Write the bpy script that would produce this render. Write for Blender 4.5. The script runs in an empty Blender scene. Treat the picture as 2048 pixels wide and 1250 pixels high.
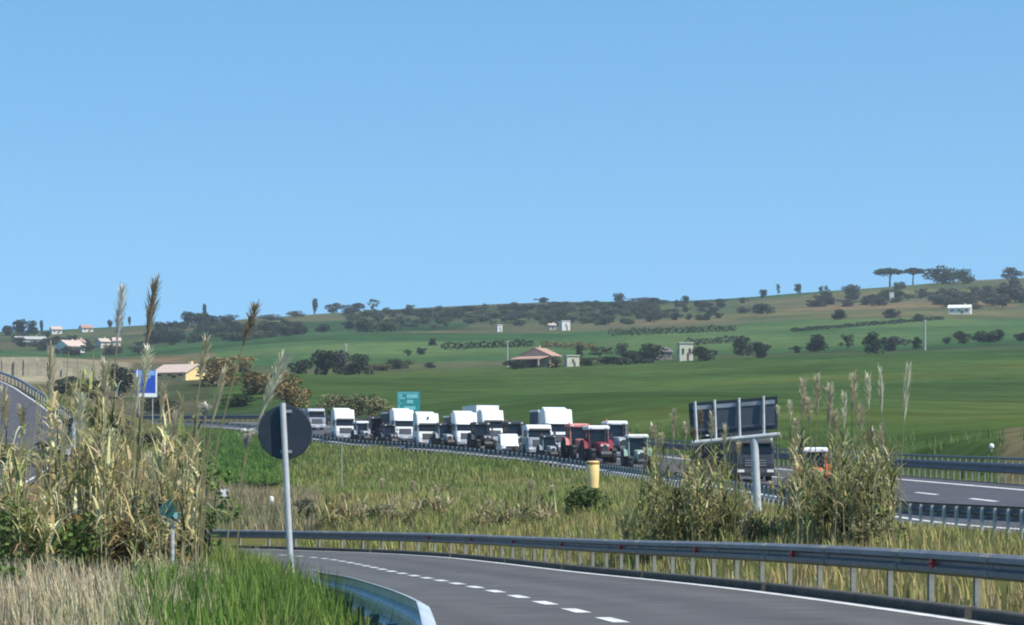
import bpy, math, random
import numpy as np
from mathutils import Vector, Matrix

random.seed(7)
RNG = np.random.default_rng(11)
SC = bpy.context.scene
COL = SC.collection

# ------------------------------------------------------------------ camera
F, CX, YH, EYE = 5500.0, 1024.0, 960.0, 1.5      # lens in photo pixels, eye level row, eye height
cam = bpy.data.cameras.new('camera')
cam.sensor_width = 36.0
cam.lens = F / 2048.0 * 36.0
cam.shift_y = (YH - 625.0) / 2048.0
cam.clip_start = 0.1
cam.clip_end = 12000.0
cam_o = bpy.data.objects.new('camera', cam)
cam_o.location = (0, 0, EYE)
cam_o.rotation_euler = (math.radians(90), 0, 0)
COL.objects.link(cam_o)
SC.camera = cam_o

# ------------------------------------------------------------------ sky, sun, exposure
SUN_TO = Vector((0.74, -0.46, 1.06)).normalized()
SUN_EL = math.asin(SUN_TO.z)
SUN_AZ = math.atan2(SUN_TO.x, SUN_TO.y)
world = bpy.data.worlds.new('World')
SC.world = world
world.use_nodes = True
wn = world.node_tree
for n in list(wn.nodes):
    wn.nodes.remove(n)
sky = wn.nodes.new('ShaderNodeTexSky')
sky.sky_type = 'NISHITA'
sky.sun_disc = False
sky.sun_elevation = SUN_EL
sky.sun_rotation = SUN_AZ
sky.altitude = 300
sky.air_density = 1.0
sky.dust_density = 0.0
sky.ozone_density = 1.6
tc = wn.nodes.new('ShaderNodeTexCoord')
mp = wn.nodes.new('ShaderNodeMapping')
mp.inputs['Location'].default_value = (0, 0, 0.17)
wn.links.new(tc.outputs['Generated'], mp.inputs['Vector'])
wn.links.new(mp.outputs['Vector'], sky.inputs['Vector'])
hs = wn.nodes.new('ShaderNodeHueSaturation')
hs.inputs['Hue'].default_value = 0.487
hs.inputs['Saturation'].default_value = 1.25
hs.inputs['Value'].default_value = 1.0
bg = wn.nodes.new('ShaderNodeBackground')
bg.inputs['Strength'].default_value = 0.15
wo = wn.nodes.new('ShaderNodeOutputWorld')
wn.links.new(sky.outputs[0], hs.inputs['Color'])
wn.links.new(hs.outputs[0], bg.inputs['Color'])
wn.links.new(bg.outputs[0], wo.inputs['Surface'])

sl = bpy.data.lights.new('sun', 'SUN')
sl.energy = 4.7
sl.angle = math.radians(0.53)
sl.color = (1.0, 0.94, 0.82)
so = bpy.data.objects.new('sun', sl)
so.rotation_euler = (-SUN_TO).to_track_quat('-Z', 'Y').to_euler()
so.location = (40, -30, 60)
COL.objects.link(so)

SC.view_settings.view_transform = 'Standard'
SC.view_settings.look = 'None'
SC.view_settings.exposure = 0.44
SC.view_settings.gamma = 1.0
SC.view_settings.use_curve_mapping = False
SC.render.engine = 'CYCLES'
SC.cycles.use_denoising = True
SC.cycles.max_bounces = 6
SC.cycles.diffuse_bounces = 3
SC.cycles.volume_bounces = 1
SC.cycles.transparent_max_bounces = 6
SC.cycles.pixel_filter_type = 'BLACKMAN_HARRIS'
SC.cycles.filter_width = 2.0

# ------------------------------------------------------------------ small helpers
def P(px, py, d):
    return np.array([(px - CX) * d / F, d, EYE - (py - YH) * d / F])

MATS = {}
def mat(name, color, rough=0.7, metal=0.0, var=0.15, scale=3.0, bump=0.0, attr=None, spec=0.5, coat=0.0,
        dark=None, translucent=0.0):
    if name in MATS:
        return MATS[name]
    m = bpy.data.materials.new(name)
    m.use_nodes = True
    nt = m.node_tree
    b = nt.nodes['Principled BSDF']
    b.inputs['Roughness'].default_value = rough
    b.inputs['Metallic'].default_value = metal
    b.inputs['Specular IOR Level'].default_value = spec
    if coat:
        b.inputs['Coat Weight'].default_value = coat
    t = nt.nodes.new('ShaderNodeTexCoord')
    nz = nt.nodes.new('ShaderNodeTexNoise')
    nz.inputs['Scale'].default_value = scale
    nz.inputs['Detail'].default_value = 5
    nz.inputs['Roughness'].default_value = 0.6
    nt.links.new(t.outputs['Object'], nz.inputs['Vector'])
    mx = nt.nodes.new('ShaderNodeMix')
    mx.data_type = 'RGBA'
    mr = nt.nodes.new('ShaderNodeMapRange')
    mr.inputs['From Min'].default_value = 0.3
    mr.inputs['From Max'].default_value = 0.7
    nt.links.new(nz.outputs['Fac'], mr.inputs['Value'])
    nt.links.new(mr.outputs[0], mx.inputs['Factor'])
    if attr:
        at = nt.nodes.new('ShaderNodeAttribute')
        at.attribute_name = attr
        lo = nt.nodes.new('ShaderNodeMix'); lo.data_type = 'RGBA'; lo.blend_type = 'MULTIPLY'
        lo.inputs['Factor'].default_value = 1.0
        nt.links.new(at.outputs['Color'], lo.inputs['A'])
        lo.inputs['B'].default_value = (1 - var, 1 - var, 1 - var, 1)
        nt.links.new(lo.outputs['Result'], mx.inputs['A'])
        nt.links.new(at.outputs['Color'], mx.inputs['B'])
    else:
        c = np.array(color)
        d = np.array(dark) if dark is not None else c * (1 - var)
        u = np.clip(c * (1 + var * 0.5), 0, 0.95)
        mx.inputs['A'].default_value = (*d, 1)
        mx.inputs['B'].default_value = (*u, 1)
    nt.links.new(mx.outputs['Result'], b.inputs['Base Color'])
    if bump:
        bp = nt.nodes.new('ShaderNodeBump')
        bp.inputs['Strength'].default_value = bump
        n2 = nt.nodes.new('ShaderNodeTexNoise')
        n2.inputs['Scale'].default_value = scale * 6
        n2.inputs['Detail'].default_value = 4
        nt.links.new(t.outputs['Object'], n2.inputs['Vector'])
        nt.links.new(n2.outputs['Fac'], bp.inputs['Height'])
        nt.links.new(bp.outputs[0], b.inputs['Normal'])
    if translucent:
        tr = nt.nodes.new('ShaderNodeBsdfTranslucent')
        ms = nt.nodes.new('ShaderNodeMixShader')
        ms.inputs[0].default_value = translucent
        nt.links.new(mx.outputs['Result'], tr.inputs['Color'])
        nt.links.new(b.outputs[0], ms.inputs[1])
        nt.links.new(tr.outputs[0], ms.inputs[2])
        nt.links.new(ms.outputs[0], nt.nodes['Material Output'].inputs['Surface'])
    MATS[name] = m
    return m

def tag(o, label=None, cat=None, group=None, kind=None):
    if label: o['label'] = label
    if cat: o['category'] = cat
    if group: o['group'] = group
    if kind: o['kind'] = kind
    return o

def link(name, data, m=None, parent=None, loc=None, rz=0.0):
    o = bpy.data.objects.new(name, data)
    if m is not None and data is not None and not data.materials:
        data.materials.append(m)
    if parent is not None:
        o.parent = parent
    if loc is not None:
        o.location = tuple(float(v) for v in loc)
    if rz:
        o.rotation_euler = (0, 0, rz)
    COL.objects.link(o)
    return o

def thing(name, label, cat, loc, rz=0.0, group=None):
    return tag(link(name, None, loc=loc, rz=rz), label, cat, group)

def npmesh(name, V, T, cols=None, smooth=False):
    V = np.asarray(V, dtype=np.float32); T = np.asarray(T, dtype=np.int32)
    me = bpy.data.meshes.new(name)
    me.vertices.add(len(V)); me.vertices.foreach_set('co', V.ravel())
    k = T.shape[1]
    me.loops.add(T.size); me.loops.foreach_set('vertex_index', T.ravel())
    me.polygons.add(len(T)); me.polygons.foreach_set('loop_start', np.arange(0, T.size, k, dtype=np.int32))
    if smooth:
        me.polygons.foreach_set('use_smooth', np.ones(len(T), dtype=bool))
    me.update(calc_edges=True)
    if cols is not None:
        a = me.attributes.new('Col', 'FLOAT_COLOR', 'POINT')
        c = np.ones((len(V), 4), dtype=np.float32); c[:, :3] = cols
        a.data.foreach_set('color', c.ravel())
    me.validate()
    return me

class MB:
    def __init__(s):
        s.v = []; s.f = []
    def add(s, verts, faces):
        n = len(s.v)
        s.v += [tuple(float(c) for c in p) for p in verts]
        s.f += [tuple(i + n for i in f) for f in faces]
        return s
    def box(s, c, size, rz=0.0, taper=1.0):
        x, y, z = (size[0] / 2, size[1] / 2, size[2] / 2)
        vs = []
        for dz, t in ((-z, 1.0), (z, taper)):
            for dx, dy in ((-x, -y), (x, -y), (x, y), (-x, y)):
                X, Y = dx * t, dy * t
                ca, sa = math.cos(rz), math.sin(rz)
                vs.append((c[0] + X * ca - Y * sa, c[1] + X * sa + Y * ca, c[2] + dz))
        return s.add(vs, [(3, 2, 1, 0), (4, 5, 6, 7), (0, 1, 5, 4), (1, 2, 6, 5), (2, 3, 7, 6), (3, 0, 4, 7)])
    def loft(s, secs, cap=True, closed=True):
        k = len(secs[0]); n0 = len(s.v)
        vs = [p for sec in secs for p in sec]
        fs = []
        for i in range(len(secs) - 1):
            for j in range(k if closed else k - 1):
                a, b = i * k + j, i * k + (j + 1) % k
                fs.append((a, b, b + k, a + k))
        if cap and closed:
            fs.append(tuple(range(k - 1, -1, -1)))
            fs.append(tuple((len(secs) - 1) * k + j for j in range(k)))
        return s.add(vs, fs)
    def prism_x(s, prof, x0, x1):
        return s.loft([[(x, y, z) for y, z in prof] for x in (x0, x1)])
    def prism_y(s, prof, y0, y1):
        return s.loft([[(x, y, z) for x, z in prof] for y in (y0, y1)])
    def tube(s, pts, radii, n=8):
        pts = [Vector([float(c) for c in p]) for p in pts]
        if not hasattr(radii, '__len__'): radii = [radii] * len(pts)
        secs = []
        for i, p in enumerate(pts):
            t = (pts[min(i + 1, len(pts) - 1)] - pts[max(i - 1, 0)]).normalized()
            u = t.cross(Vector((0, 0, 1)) if abs(t.z) < 0.95 else Vector((1, 0, 0))).normalized()
            w = t.cross(u)
            secs.append([p + (u * math.cos(a) + w * math.sin(a)) * radii[i] for a in [2 * math.pi * q / n for q in range(n)]])
        return s.loft(secs)
    def lathe_x(s, prof, n=20, c=(0, 0, 0)):
        secs = [[(c[0] + x, c[1] + r * math.cos(2 * math.pi * q / n), c[2] + r * math.sin(2 * math.pi * q / n)) for q in range(n)] for x, r in prof]
        return s.loft(secs)
    def lathe_z(s, prof, n=16, c=(0, 0, 0)):
        secs = [[(c[0] + r * math.cos(2 * math.pi * q / n), c[1] + r * math.sin(2 * math.pi * q / n), c[2] + z) for q in range(n)] for r, z in prof]
        return s.loft(secs)
    def mesh(s, name, smooth=False):
        me = bpy.data.meshes.new(name)
        me.from_pydata(s.v, [], s.f)
        me.update()
        import bmesh
        bm = bmesh.new(); bm.from_mesh(me)
        bmesh.ops.recalc_face_normals(bm, faces=bm.faces)
        bm.to_mesh(me); bm.free()
        if smooth:
            me.polygons.foreach_set('use_smooth', np.ones(len(me.polygons), dtype=bool))
        return me
    def build(s, name, m, parent=None, loc=None, rz=0.0, smooth=False):
        return link(name, s.mesh(name, smooth), m, parent, loc, rz)

def crom(pts, step):
    """Catmull-Rom through the points, resampled about every step metres."""
    p = np.asarray(pts, float)
    p = np.vstack([2 * p[0] - p[1], p, 2 * p[-1] - p[-2]])
    out = []
    for i in range(1, len(p) - 2):
        n = 24
        t = np.linspace(0, 1, n, endpoint=False)[:, None]
        a, b, c, d = p[i - 1], p[i], p[i + 1], p[i + 2]
        out.append(0.5 * (2 * b + (c - a) * t + (2 * a - 5 * b + 4 * c - d) * t ** 2 + (3 * b - a - 3 * c + d) * t ** 3))
    q = np.vstack(out + [p[-2:-1]])
    s = np.concatenate([[0], np.cumsum(np.linalg.norm(np.diff(q[:, :2], axis=0), axis=1))])
    n = max(2, int(s[-1] / step) + 1)
    ss = np.linspace(0, s[-1], n)
    return np.stack([np.interp(ss, s, q[:, k]) for k in range(q.shape[1])], axis=1)

def rights(path):
    t = np.gradient(path[:, :2], axis=0)
    t /= np.linalg.norm(t, axis=1)[:, None]
    return np.stack([t[:, 1], -t[:, 0]], axis=1), t

def offset(path, o, cross=0.0, dz=0.0):
    r, _ = rights(path)
    o = np.broadcast_to(np.asarray(o, float), (len(path),))
    q = path.copy()
    q[:, :2] += r * o[:, None]
    q[:, 2] += cross * o + dz
    return q

# ------------------------------------------------------------------ road lines (x, y, z)
RAMP = crom([(12.4, -20, 0), (9.89, 0, 0), (7.37, 20, 0), (4.85, 40, -.16), (2.33, 60, -.5), (.44, 75, -.74), (-1.2, 85, -.88), (-3.4, 93, -.98),
             (-6.2, 100, -1.07), (-9.8, 106, -1.13), (-14, 110, -1.18), (-20, 112, -1.2), (-28, 112, -1.2), (-40, 109, -1.2)], 1.0)
RAMP_W = np.interp(RAMP[:, 1], [-20, 0, 10, 14, 20, 30, 60], [12.6, 10.5, 9.1, 8.4, 7.9, 7.7, 7.75])
MWAY = crom([(17.6, -30, -.1), (16.4, 0, -.1), (15.4, 30, -.1), (14.4, 60, -.02), (13.6, 76, .0), (12.4, 92, .08), (11.3, 120, .52), (9.8, 160, 1.15),
             (6.4, 203, 2.0), (2.2, 225, 2.85), (-3.3, 245, 3.6), (-9.8, 266, 4.4), (-18.1, 290, 5.2), (-36.7, 340, 7.9), (-57, 373, 8.8), (-82, 397, 9.4), (-112, 413, 10.0), (-150, 424, 10.6)], 1.0)
MC = 0.055                      # cross fall of the motorway
SIDE = crom([(-22, 122, .9), (-25, 150, 2.0), (-29, 180, 3.2), (-33, 205, 4.6), (-37, 230, 6.1), (-42.8, 255, 8.1), (-48.2, 275, 10.0), (-53, 290, 11.7),
             (-62, 315, 14.0), (-80, 360, 18.0)], 1.0)

# ------------------------------------------------------------------ terrain height
CTRL = [  # photo column, photo row, distance
 (100,1180,36),(300,1165,36),(585,1146,47),(-300,1180,36),(300,1125,48),(100,1095,60),(450,1120,60),(100,1010,105),(-300,1050,80),
 (300,1020,120),(100,900,170),(300,930,170),(0,880,190),(620,1045,122),(450,1030,128),(1000,1045,108),(1000,1000,130),(800,985,150),(800,940,200),
 (1100,990,150),(1200,1066,80),(1400,1076,70),(1600,1082,62),(1900,1092,55),(2100,1090,60),(450,985,150),(480,966,180),(450,930,225),(420,868,320),
 (520,905,265),(560,880,300),(300,880,240),(230,850,280),(50,775,330),(50,726,500),(150,737,500),(240,742,500),(50,765,470),(150,772,470),(240,775,470),(230,820,320),(300,800,450),(420,805,430),
 (360,762,480),(500,800,420),(500,745,560),(600,828,350),(700,826,335),(800,836,322),(1000,838,292),(1200,850,262),(1400,868,236),(1500,884,222),
 (1700,888,195),(1850,893,160),(2048,896,136),(2300,890,136),(2048,860,180),(1900,850,225),(1700,850,250),(1900,800,350),(1700,780,420),(1400,780,450),(1100,790,450),(800,790,450),
 (2048,692,680),(1800,706,650),(1500,716,640),(1200,729,640),(900,739,640),(700,748,630),(600,750,640),(350,735,620),(400,712,850),(300,724,800),
 (1000,726,720),(1400,712,720),(1800,700,720),(700,735,720),(600,690,900),(900,690,880),(1200,690,850),(1600,680,850),(2000,668,850),
 (500,662,1150),(800,656,1150),(1127,656,1120),(1500,640,1100),(1900,628,1100),(700,632,1400),(1000,622,1400),(1300,616,1350),(1600,602,1350),(1900,590,1350),
 (100,712,1000),(200,712,1000),(0,702,1000),(100,684,1250),(300,682,1150),(-300,690,1150),(-300,710,800),(2400,640,1100),(2400,690,680),(2400,800,350),
 (-300,675,1600),(-100,668,1600),(0,664,1600),(100,664,1600),(200,656,1600),(350,649,1600),(500,640,1600),(650,628,1600),(800,619,1600),(1000,608,1600),(1100,605,1600),
 (1250,603,1600),(1400,604,1600),(1500,595,1600),(1600,586,1600),(1700,580,1600),(1800,573,1600),(1900,563,1600),(2048,556,1600),(2300,548,1600),(2600,545,1600)]
_c = np.array([P(*c) for c in CTRL])
_far = np.array([[x, 2500, z] for x, z in ((-1400, 55), (-500, 65), (0, 75), (500, 90), (1400, 90))] + [[x, 3600, 40] for x in (-2000, -700, 0, 700, 2000)]
                + [[-9, -25, .2], [-9, 0, .25], [-8, 18, .15], [-14, 30, .3], [-22, 0, .5], [-22, -25, .5], [30, -25, .2], [34, 0, .3], [40, 40, .8], [60, 70, 2.0], [48, 100, 3.0], [-40, 60, .8], [-60, 110, 2], [-90, 200, 6], [-110, 320, 15], [-4.2, 14, .25], [-4.0, 20, .28], [-4.6, 27, .22], [-5.6, 35, .15], [-6.8, 43, .02], [-8.2, 52, -.12], [-8, 24, .3], [-2.6, 18, .25], [-2.9, 24, .24], [-3.9, 33, .18]])
_roadc = np.vstack([RAMP[::6], offset(RAMP, -RAMP_W)[::6], MWAY[::9], offset(MWAY, 12.8, MC)[::9], SIDE[::10], offset(SIDE, -8.0)[::10]])
_all = np.vstack([_c, _far, _roadc])
def _warp(x, y):
    y = np.maximum(np.asarray(y, float), -28.0)
    s = y + 45.0
    return np.stack([4.0 * np.asarray(x, float) / s, 1.6 * np.log(s)], axis=-1)
def _phi(r2):
    return np.where(r2 > 1e-12, 0.5 * r2 * np.log(np.maximum(r2, 1e-12)), 0.0)
_w = _warp(_all[:, 0], _all[:, 1])
_scale = (_all[:, 1] + 45.0)
_n = len(_all)
_K = _phi(((_w[:, None, :] - _w[None, :, :]) ** 2).sum(-1)) + np.eye(_n) * 0.004
_Pm = np.hstack([np.ones((_n, 1)), _w])
_A = np.zeros((_n + 3, _n + 3)); _A[:_n, :_n] = _K; _A[:_n, _n:] = _Pm; _A[_n:, :_n] = _Pm.T
_sol = np.linalg.solve(_A, np.concatenate([_all[:, 2] / _scale, np.zeros(3)]))

def _base(x, y):
    x = np.atleast_1d(np.asarray(x, float)); y = np.atleast_1d(np.asarray(y, float))
    out = np.empty(len(x))
    for i in range(0, len(x), 4000):
        w = _warp(x[i:i + 4000], y[i:i + 4000])
        k = _phi(((w[:, None, :] - _w[None, :, :]) ** 2).sum(-1))
        out[i:i + 4000] = (k @ _sol[:_n] + _sol[_n] + w @ _sol[_n + 1:]) * (np.maximum(y[i:i + 4000], -28) + 45.0)
    return out

ROADS = [(RAMP, -RAMP_W - 0.28, 0.6 * np.ones(len(RAMP)), 0.0), (MWAY, -0.6 * np.ones(len(MWAY)), 13.2 * np.ones(len(MWAY)), MC),
         (SIDE, -8.4 * np.ones(len(SIDE)), 0.6 * np.ones(len(SIDE)), 0.0)]
def road_dist(x, y, r):
    """signed distance outside the strip (negative inside) and strip height there"""
    path, lo, hi, cr = ROADS[r]
    R, Tn = rights(path)
    dd = (x[:, None] - path[None, :, 0]) ** 2 + (y[:, None] - path[None, :, 1]) ** 2
    i = dd.argmin(1)
    dx, dy = x - path[i, 0], y - path[i, 1]
    o = dx * R[i, 0] + dy * R[i, 1]
    al = dx * Tn[i, 0] + dy * Tn[i, 1]
    out = np.maximum(np.maximum(lo[i] - o, o - hi[i]), np.abs(al) - 1.0)
    oc = np.clip(o, lo[i], hi[i])
    return out, path[i, 2] + cr * oc

def gz(x, y, sink=0.10):
    x = np.atleast_1d(np.asarray(x, float)); y = np.atleast_1d(np.asarray(y, float))
    z = _base(x, y)
    for r in range(len(ROADS)):
        near = (y > ROADS[r][0][:, 1].min() - 20) & (y < ROADS[r][0][:, 1].max() + 20) & (np.abs(x) < 140)
        if not near.any():
            continue
        idx = np.nonzero(near)[0]
        for j in range(0, len(idx), 4000):
            q = idx[j:j + 4000]
            d, zr = road_dist(x[q], y[q], r)
            bl = 1.6 if r == 0 else 5.0
            f = np.clip(d / bl, 0, 1); f = f * f * (3 - 2 * f)
            tgt = zr - sink
            z[q] = np.where(d <= 0, tgt, tgt * (1 - f) + z[q] * f)
    return z

def g1(x, y):
    return float(gz([x], [y])[0])

_ray_d = np.concatenate([np.arange(16, 400, 1.0), np.arange(400, 2300, 4.0)])
def hit(px, py, dmin=16.0):
    """ground point seen at a photo pixel, searching outwards from dmin"""
    d = _ray_d[_ray_d >= dmin]
    x = (px - CX) * d / F
    z = gz(x, d)
    row = YH - (z - EYE) * F / d
    k = np.nonzero(row <= py)[0]
    i = k[0] if len(k) else int(row.argmin())
    return np.array([x[i], d[i], z[i]])

# ------------------------------------------------------------------ materials
M_ASPH = mat('asphalt', (.105, .101, .105), .9, spec=.25, attr='Col', var=.28, scale=1.2, bump=.25)
M_ASPH2 = mat('asphalt_motorway', (.085, .083, .095), .85, spec=.2, var=.22, scale=.6, bump=.2)
M_PAINT = mat('road_paint', (.70, .70, .69), .7, var=.45, scale=3.5)
M_STEEL = mat('galvanised_steel', (.33, .35, .38), .5, metal=.35, var=.3, scale=2.5)
M_STEELD = mat('shade_toned_steel', (.13, .14, .17), .55, metal=.35, var=.3, scale=2.5)  # steel darkened: deep shade on the motorway rail backs put into its colour
M_STEELR = mat('ramp_rail_steel', (.20, .20, .21), .5, metal=.2, var=.3, scale=2.5)
M_POSTD = mat('post_dull', (.28, .28, .25), .8, metal=.1, var=.35, scale=4)
M_STEELB = mat('new_steel', (.54, .59, .62), .45, metal=.25, var=.2, scale=2.0)
M_POST = mat('post_steel', (.52, .53, .53), .55, metal=.2, var=.2, scale=4)
M_CONC = mat('concrete', (.36, .35, .32), .9, var=.3, scale=3, bump=.2)
M_RED = mat('red_reflector', (.45, .02, .03), .3)
M_WHITE = mat('white_paint', (.82, .82, .82), .4, var=.06, scale=1.5, coat=.2)
M_OFFW = mat('offwhite_paint', (.70, .69, .64), .5, var=.1, scale=1.5)
M_GREYP = mat('grey_paint', (.30, .32, .37), .4, var=.12, scale=2)
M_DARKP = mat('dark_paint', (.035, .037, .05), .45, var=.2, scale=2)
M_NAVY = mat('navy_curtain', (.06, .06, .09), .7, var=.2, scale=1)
M_REDP = mat('red_paint', (.42, .05, .055), .45, var=.15, scale=2)
M_FADED = mat('faded_red_paint', (.66, .25, .22), .6, var=.2, scale=2)
M_GREENP = mat('green_paint', (.02, .16, .075), .45, var=.15, scale=2)
M_ORANGE = mat('orange_paint', (.66, .17, .05), .5, var=.15, scale=2)
M_GLASS = mat('dark_glass', (.008, .011, .017), .12, var=.1, spec=.4)
M_RUBBER = mat('rubber', (.018, .018, .02), .85, var=.2, scale=6)
M_RIM = mat('rim', (.5, .5, .5), .5, metal=.2, var=.15)
M_LAMP = mat('lamp_lens', (.75, .75, .72), .15, var=.05)
M_PLASTIC = mat('dark_plastic', (.03, .03, .035), .6, var=.2)
M_YELLOW = mat('yellow_plastic', (.82, .60, .24), .5, var=.1, scale=3)
M_TEAL = mat('teal_sheet', (.02, .27, .25), .5, var=.12, scale=2)
M_BLUE = mat('blue_sheet', (.015, .07, .42), .4, var=.1, scale=2)
M_SIGNB = mat('sign_back', (.022, .03, .045), .5, var=.25, scale=4)
M_SIGNW = mat('sign_white', (.75, .77, .78), .5, var=.06)

# ------------------------------------------------------------------ terrain mesh
def vnoise(x, y, s):
    x = np.asarray(x) / s; y = np.asarray(y) / s
    xi, yi = np.floor(x), np.floor(y); fx, fy = x - xi, y - yi
    fx = fx * fx * (3 - 2 * fx); fy = fy * fy * (3 - 2 * fy)
    def h(a, b):
        v = np.sin(a * 127.1 + b * 311.7) * 43758.5453
        return v - np.floor(v)
    return (h(xi, yi) * (1 - fx) + h(xi + 1, yi) * fx) * (1 - fy) + (h(xi, yi + 1) * (1 - fx) + h(xi + 1, yi + 1) * fx) * fy

def build_terrain():
    rows = np.exp(np.linspace(math.log(32.0), math.log(3700.0), 460)) - 60.0
    u = np.concatenate([np.linspace(-1.5, -.24, 50, endpoint=False), np.linspace(-.24, .24, 190), np.linspace(.24, 1.5, 51)[1:]])
    Y, U = np.meshgrid(rows, u, indexing='ij')
    X = U * (Y + 60.0)
    x, y = X.ravel(), Y.ravel()
    z = gz(x, y)
    n, m = X.shape
    idx = np.arange(n * m).reshape(n, m)
    Q = np.stack([idx[:-1, :-1].ravel(), idx[:-1, 1:].ravel(), idx[1:, 1:].ravel(), idx[1:, :-1].ravel()], axis=1)
    # land use, as base colour
    px = CX + F * x / np.maximum(y, 1.0)
    py = YH - (z - EYE) * F / np.maximum(y, 1.0)
    c = np.empty((len(x), 3))
    c[:] = (.105, .12, .045)                                     # rough verge grass
    def wob(s, a, ph=0.0):
        return a * (np.sin(x * s + ph) * np.cos(y * s * .7 + ph * 2) + .5 * np.sin(x * s * 2.3 + y * s * 1.1 + ph))
    mw, _z = road_dist_big(x, y, 1)
    beyond = (mw > 0) & (side_of(x, y) > 6) & (y > 60)
    green = np.array((.092, .134, .038)); green2 = np.array((.068, .110, .036)); yel = np.array((.105, .145, .045))
    fld = beyond & (y + wob(.02, 8) < 655)
    g = (0.5 + .5 * np.sin(y * .028 + wob(.006, 2.0) + x * .01))[:, None]
    fieldc = green * g + green2 * (1 - g)
    c[fld] = fieldc[fld]
    e = beyond & (y + wob(.02, 6) < 640) & (py > 840) & (px < 780)
    c[e] = (.115, .11, .055)
    up = beyond & (y + wob(.02, 8) >= 655)
    c[up] = (.075, .10, .05)
    ug = up & (y + wob(.012, 25) > 740) & (y + wob(.012, 25, 1) < 1060)
    c[ug] = (.066, .130, .050)
    hl = up & (y + wob(.01, 40, 2) >= 1060)
    c[hl] = (.105, .122, .060)
    t = hl & (np.sin(x * .021 + 1.0) * np.sin(y * .013 + x * .004) > .15)
    c[t] = (.15, .135, .075)
    t = hl & (np.sin(x * .017 + 3.0) * np.sin(y * .009 + .4) < -.45)
    c[t] = (.06, .105, .05)
    # left side beyond the slip road
    left = (~beyond) & (y > 118) & (mw > 0)
    gl = left & (px > 370) & (px < 640) & (y > 150)
    c[gl] = (.075, .135, .035)
    bank = (px < 262) & (y > 470) & (y < 545)
    c[bank] = (.30, .25, .17)
    fl = left & (y > 470)
    c[fl] = (.11, .10, .06)
    fl = left & (y > 560) & (px > 380)
    c[fl] = (.05, .115, .055)
    fl = left & (y > 950)
    c[fl] = (.10, .10, .065)
    ver = left & (px >= 600) & (y < 260)
    c[ver] = (.14, .135, .06)
    dry = (y < 30) & (x < -1)
    c[dry] = (.17, .15, .10)
    gg = (y > 20) & (y < 60) & (x > -5.5) & (x < 0)
    c[gg] = (.07, .11, .03)
    tp = (px > 2000) & (y > 60) & (y < 190) & beyond; c[tp] = (.17, .15, .08)
    scrub = (~beyond | (px < 420)) & (px < 430) & (y > 110) & (y < 900) & ~bank
    c[scrub] = (.145, .125, .075)
    sg = scrub & (vnoise(x, y, 18) > .55); c[sg] = (.10, .11, .055)
    c[bank] = (.34, .28, .19)
    f1 = vnoise(x, y, 140); f2 = vnoise(x + 300, y, 45); f3 = vnoise(x, y + 200, 14); f4 = vnoise(x, y, 5)
    mix = (f1 - .5) * .5 + (f2 - .5) * .42 + (f3 - .5) * .28 + (f4 - .5) * .22
    c *= (1 + mix)[:, None]
    warm = np.clip((f2 + f1 - 1.0) * 1.6, -.35, .6)[:, None]
    c *= 1 + warm * np.array([.45, .05, .0])
    me = npmesh('ground', np.stack([x, y, z], 1), Q, c, smooth=True)
    m_ = mat('ground_cover', (1, 1, 1), .95, attr='Col', spec=0.0, var=.5, scale=.22, bump=0)
    # a finer second octave of blotches
    nt = m_.node_tree
    nz = [q for q in nt.nodes if q.bl_idname == 'ShaderNodeTexNoise'][0]
    nz.inputs['Detail'].default_value = 12; nz.inputs['Roughness'].default_value = .72
    mp_ = nt.nodes.new('ShaderNodeMapping'); mp_.inputs['Scale'].default_value = (.012, .075, 0)
    mp_.inputs['Rotation'].default_value = (0, 0, .12)
    tx_ = [q for q in nt.nodes if q.bl_idname == 'ShaderNodeTexCoord'][0]
    n2 = nt.nodes.new('ShaderNodeTexNoise'); n2.inputs['Scale'].default_value = 1.0; n2.inputs['Detail'].default_value = 8; n2.inputs['Roughness'].default_value = .65
    nt.links.new(tx_.outputs['Object'], mp_.inputs['Vector']); nt.links.new(mp_.outputs[0], n2.inputs['Vector'])
    r2 = nt.nodes.new('ShaderNodeMapRange'); r2.inputs['From Min'].default_value = .3; r2.inputs['From Max'].default_value = .7
    r2.inputs['To Min'].default_value = .80; r2.inputs['To Max'].default_value = 1.22
    nt.links.new(n2.outputs['Fac'], r2.inputs['Value'])
    bs = nt.nodes['Principled BSDF']; src = bs.inputs['Base Color'].links[0].from_socket
    m3 = nt.nodes.new('ShaderNodeMix'); m3.data_type = 'RGBA'; m3.blend_type = 'MULTIPLY'; m3.inputs['Factor'].default_value = 1.0
    nt.links.new(src, m3.inputs['A']); nt.links.new(r2.outputs[0], m3.inputs['B']); nt.links.new(m3.outputs['Result'], bs.inputs['Base Color'])
    o = link('ground', me, m_)
    tag(o, kind='structure')
    return o

def road_dist_big(x, y, r):
    out = np.empty(len(x)); zz = np.empty(len(x))
    for i in range(0, len(x), 4000):
        out[i:i + 4000], zz[i:i + 4000] = road_dist(x[i:i + 4000], y[i:i + 4000], r)
    return out, zz
def side_of(x, y):
    """offset to the right of the motorway's near edge"""
    R, Tn = rights(MWAY)
    out = np.empty(len(x))
    for i in range(0, len(x), 4000):
        a, b = x[i:i + 4000], y[i:i + 4000]
        k = ((a[:, None] - MWAY[None, :, 0]) ** 2 + (b[:, None] - MWAY[None, :, 1]) ** 2).argmin(1)
        out[i:i + 4000] = (a - MWAY[k, 0]) * R[k, 0] + (b - MWAY[k, 1]) * R[k, 1]
    return out
GROUND = build_terrain()

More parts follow.
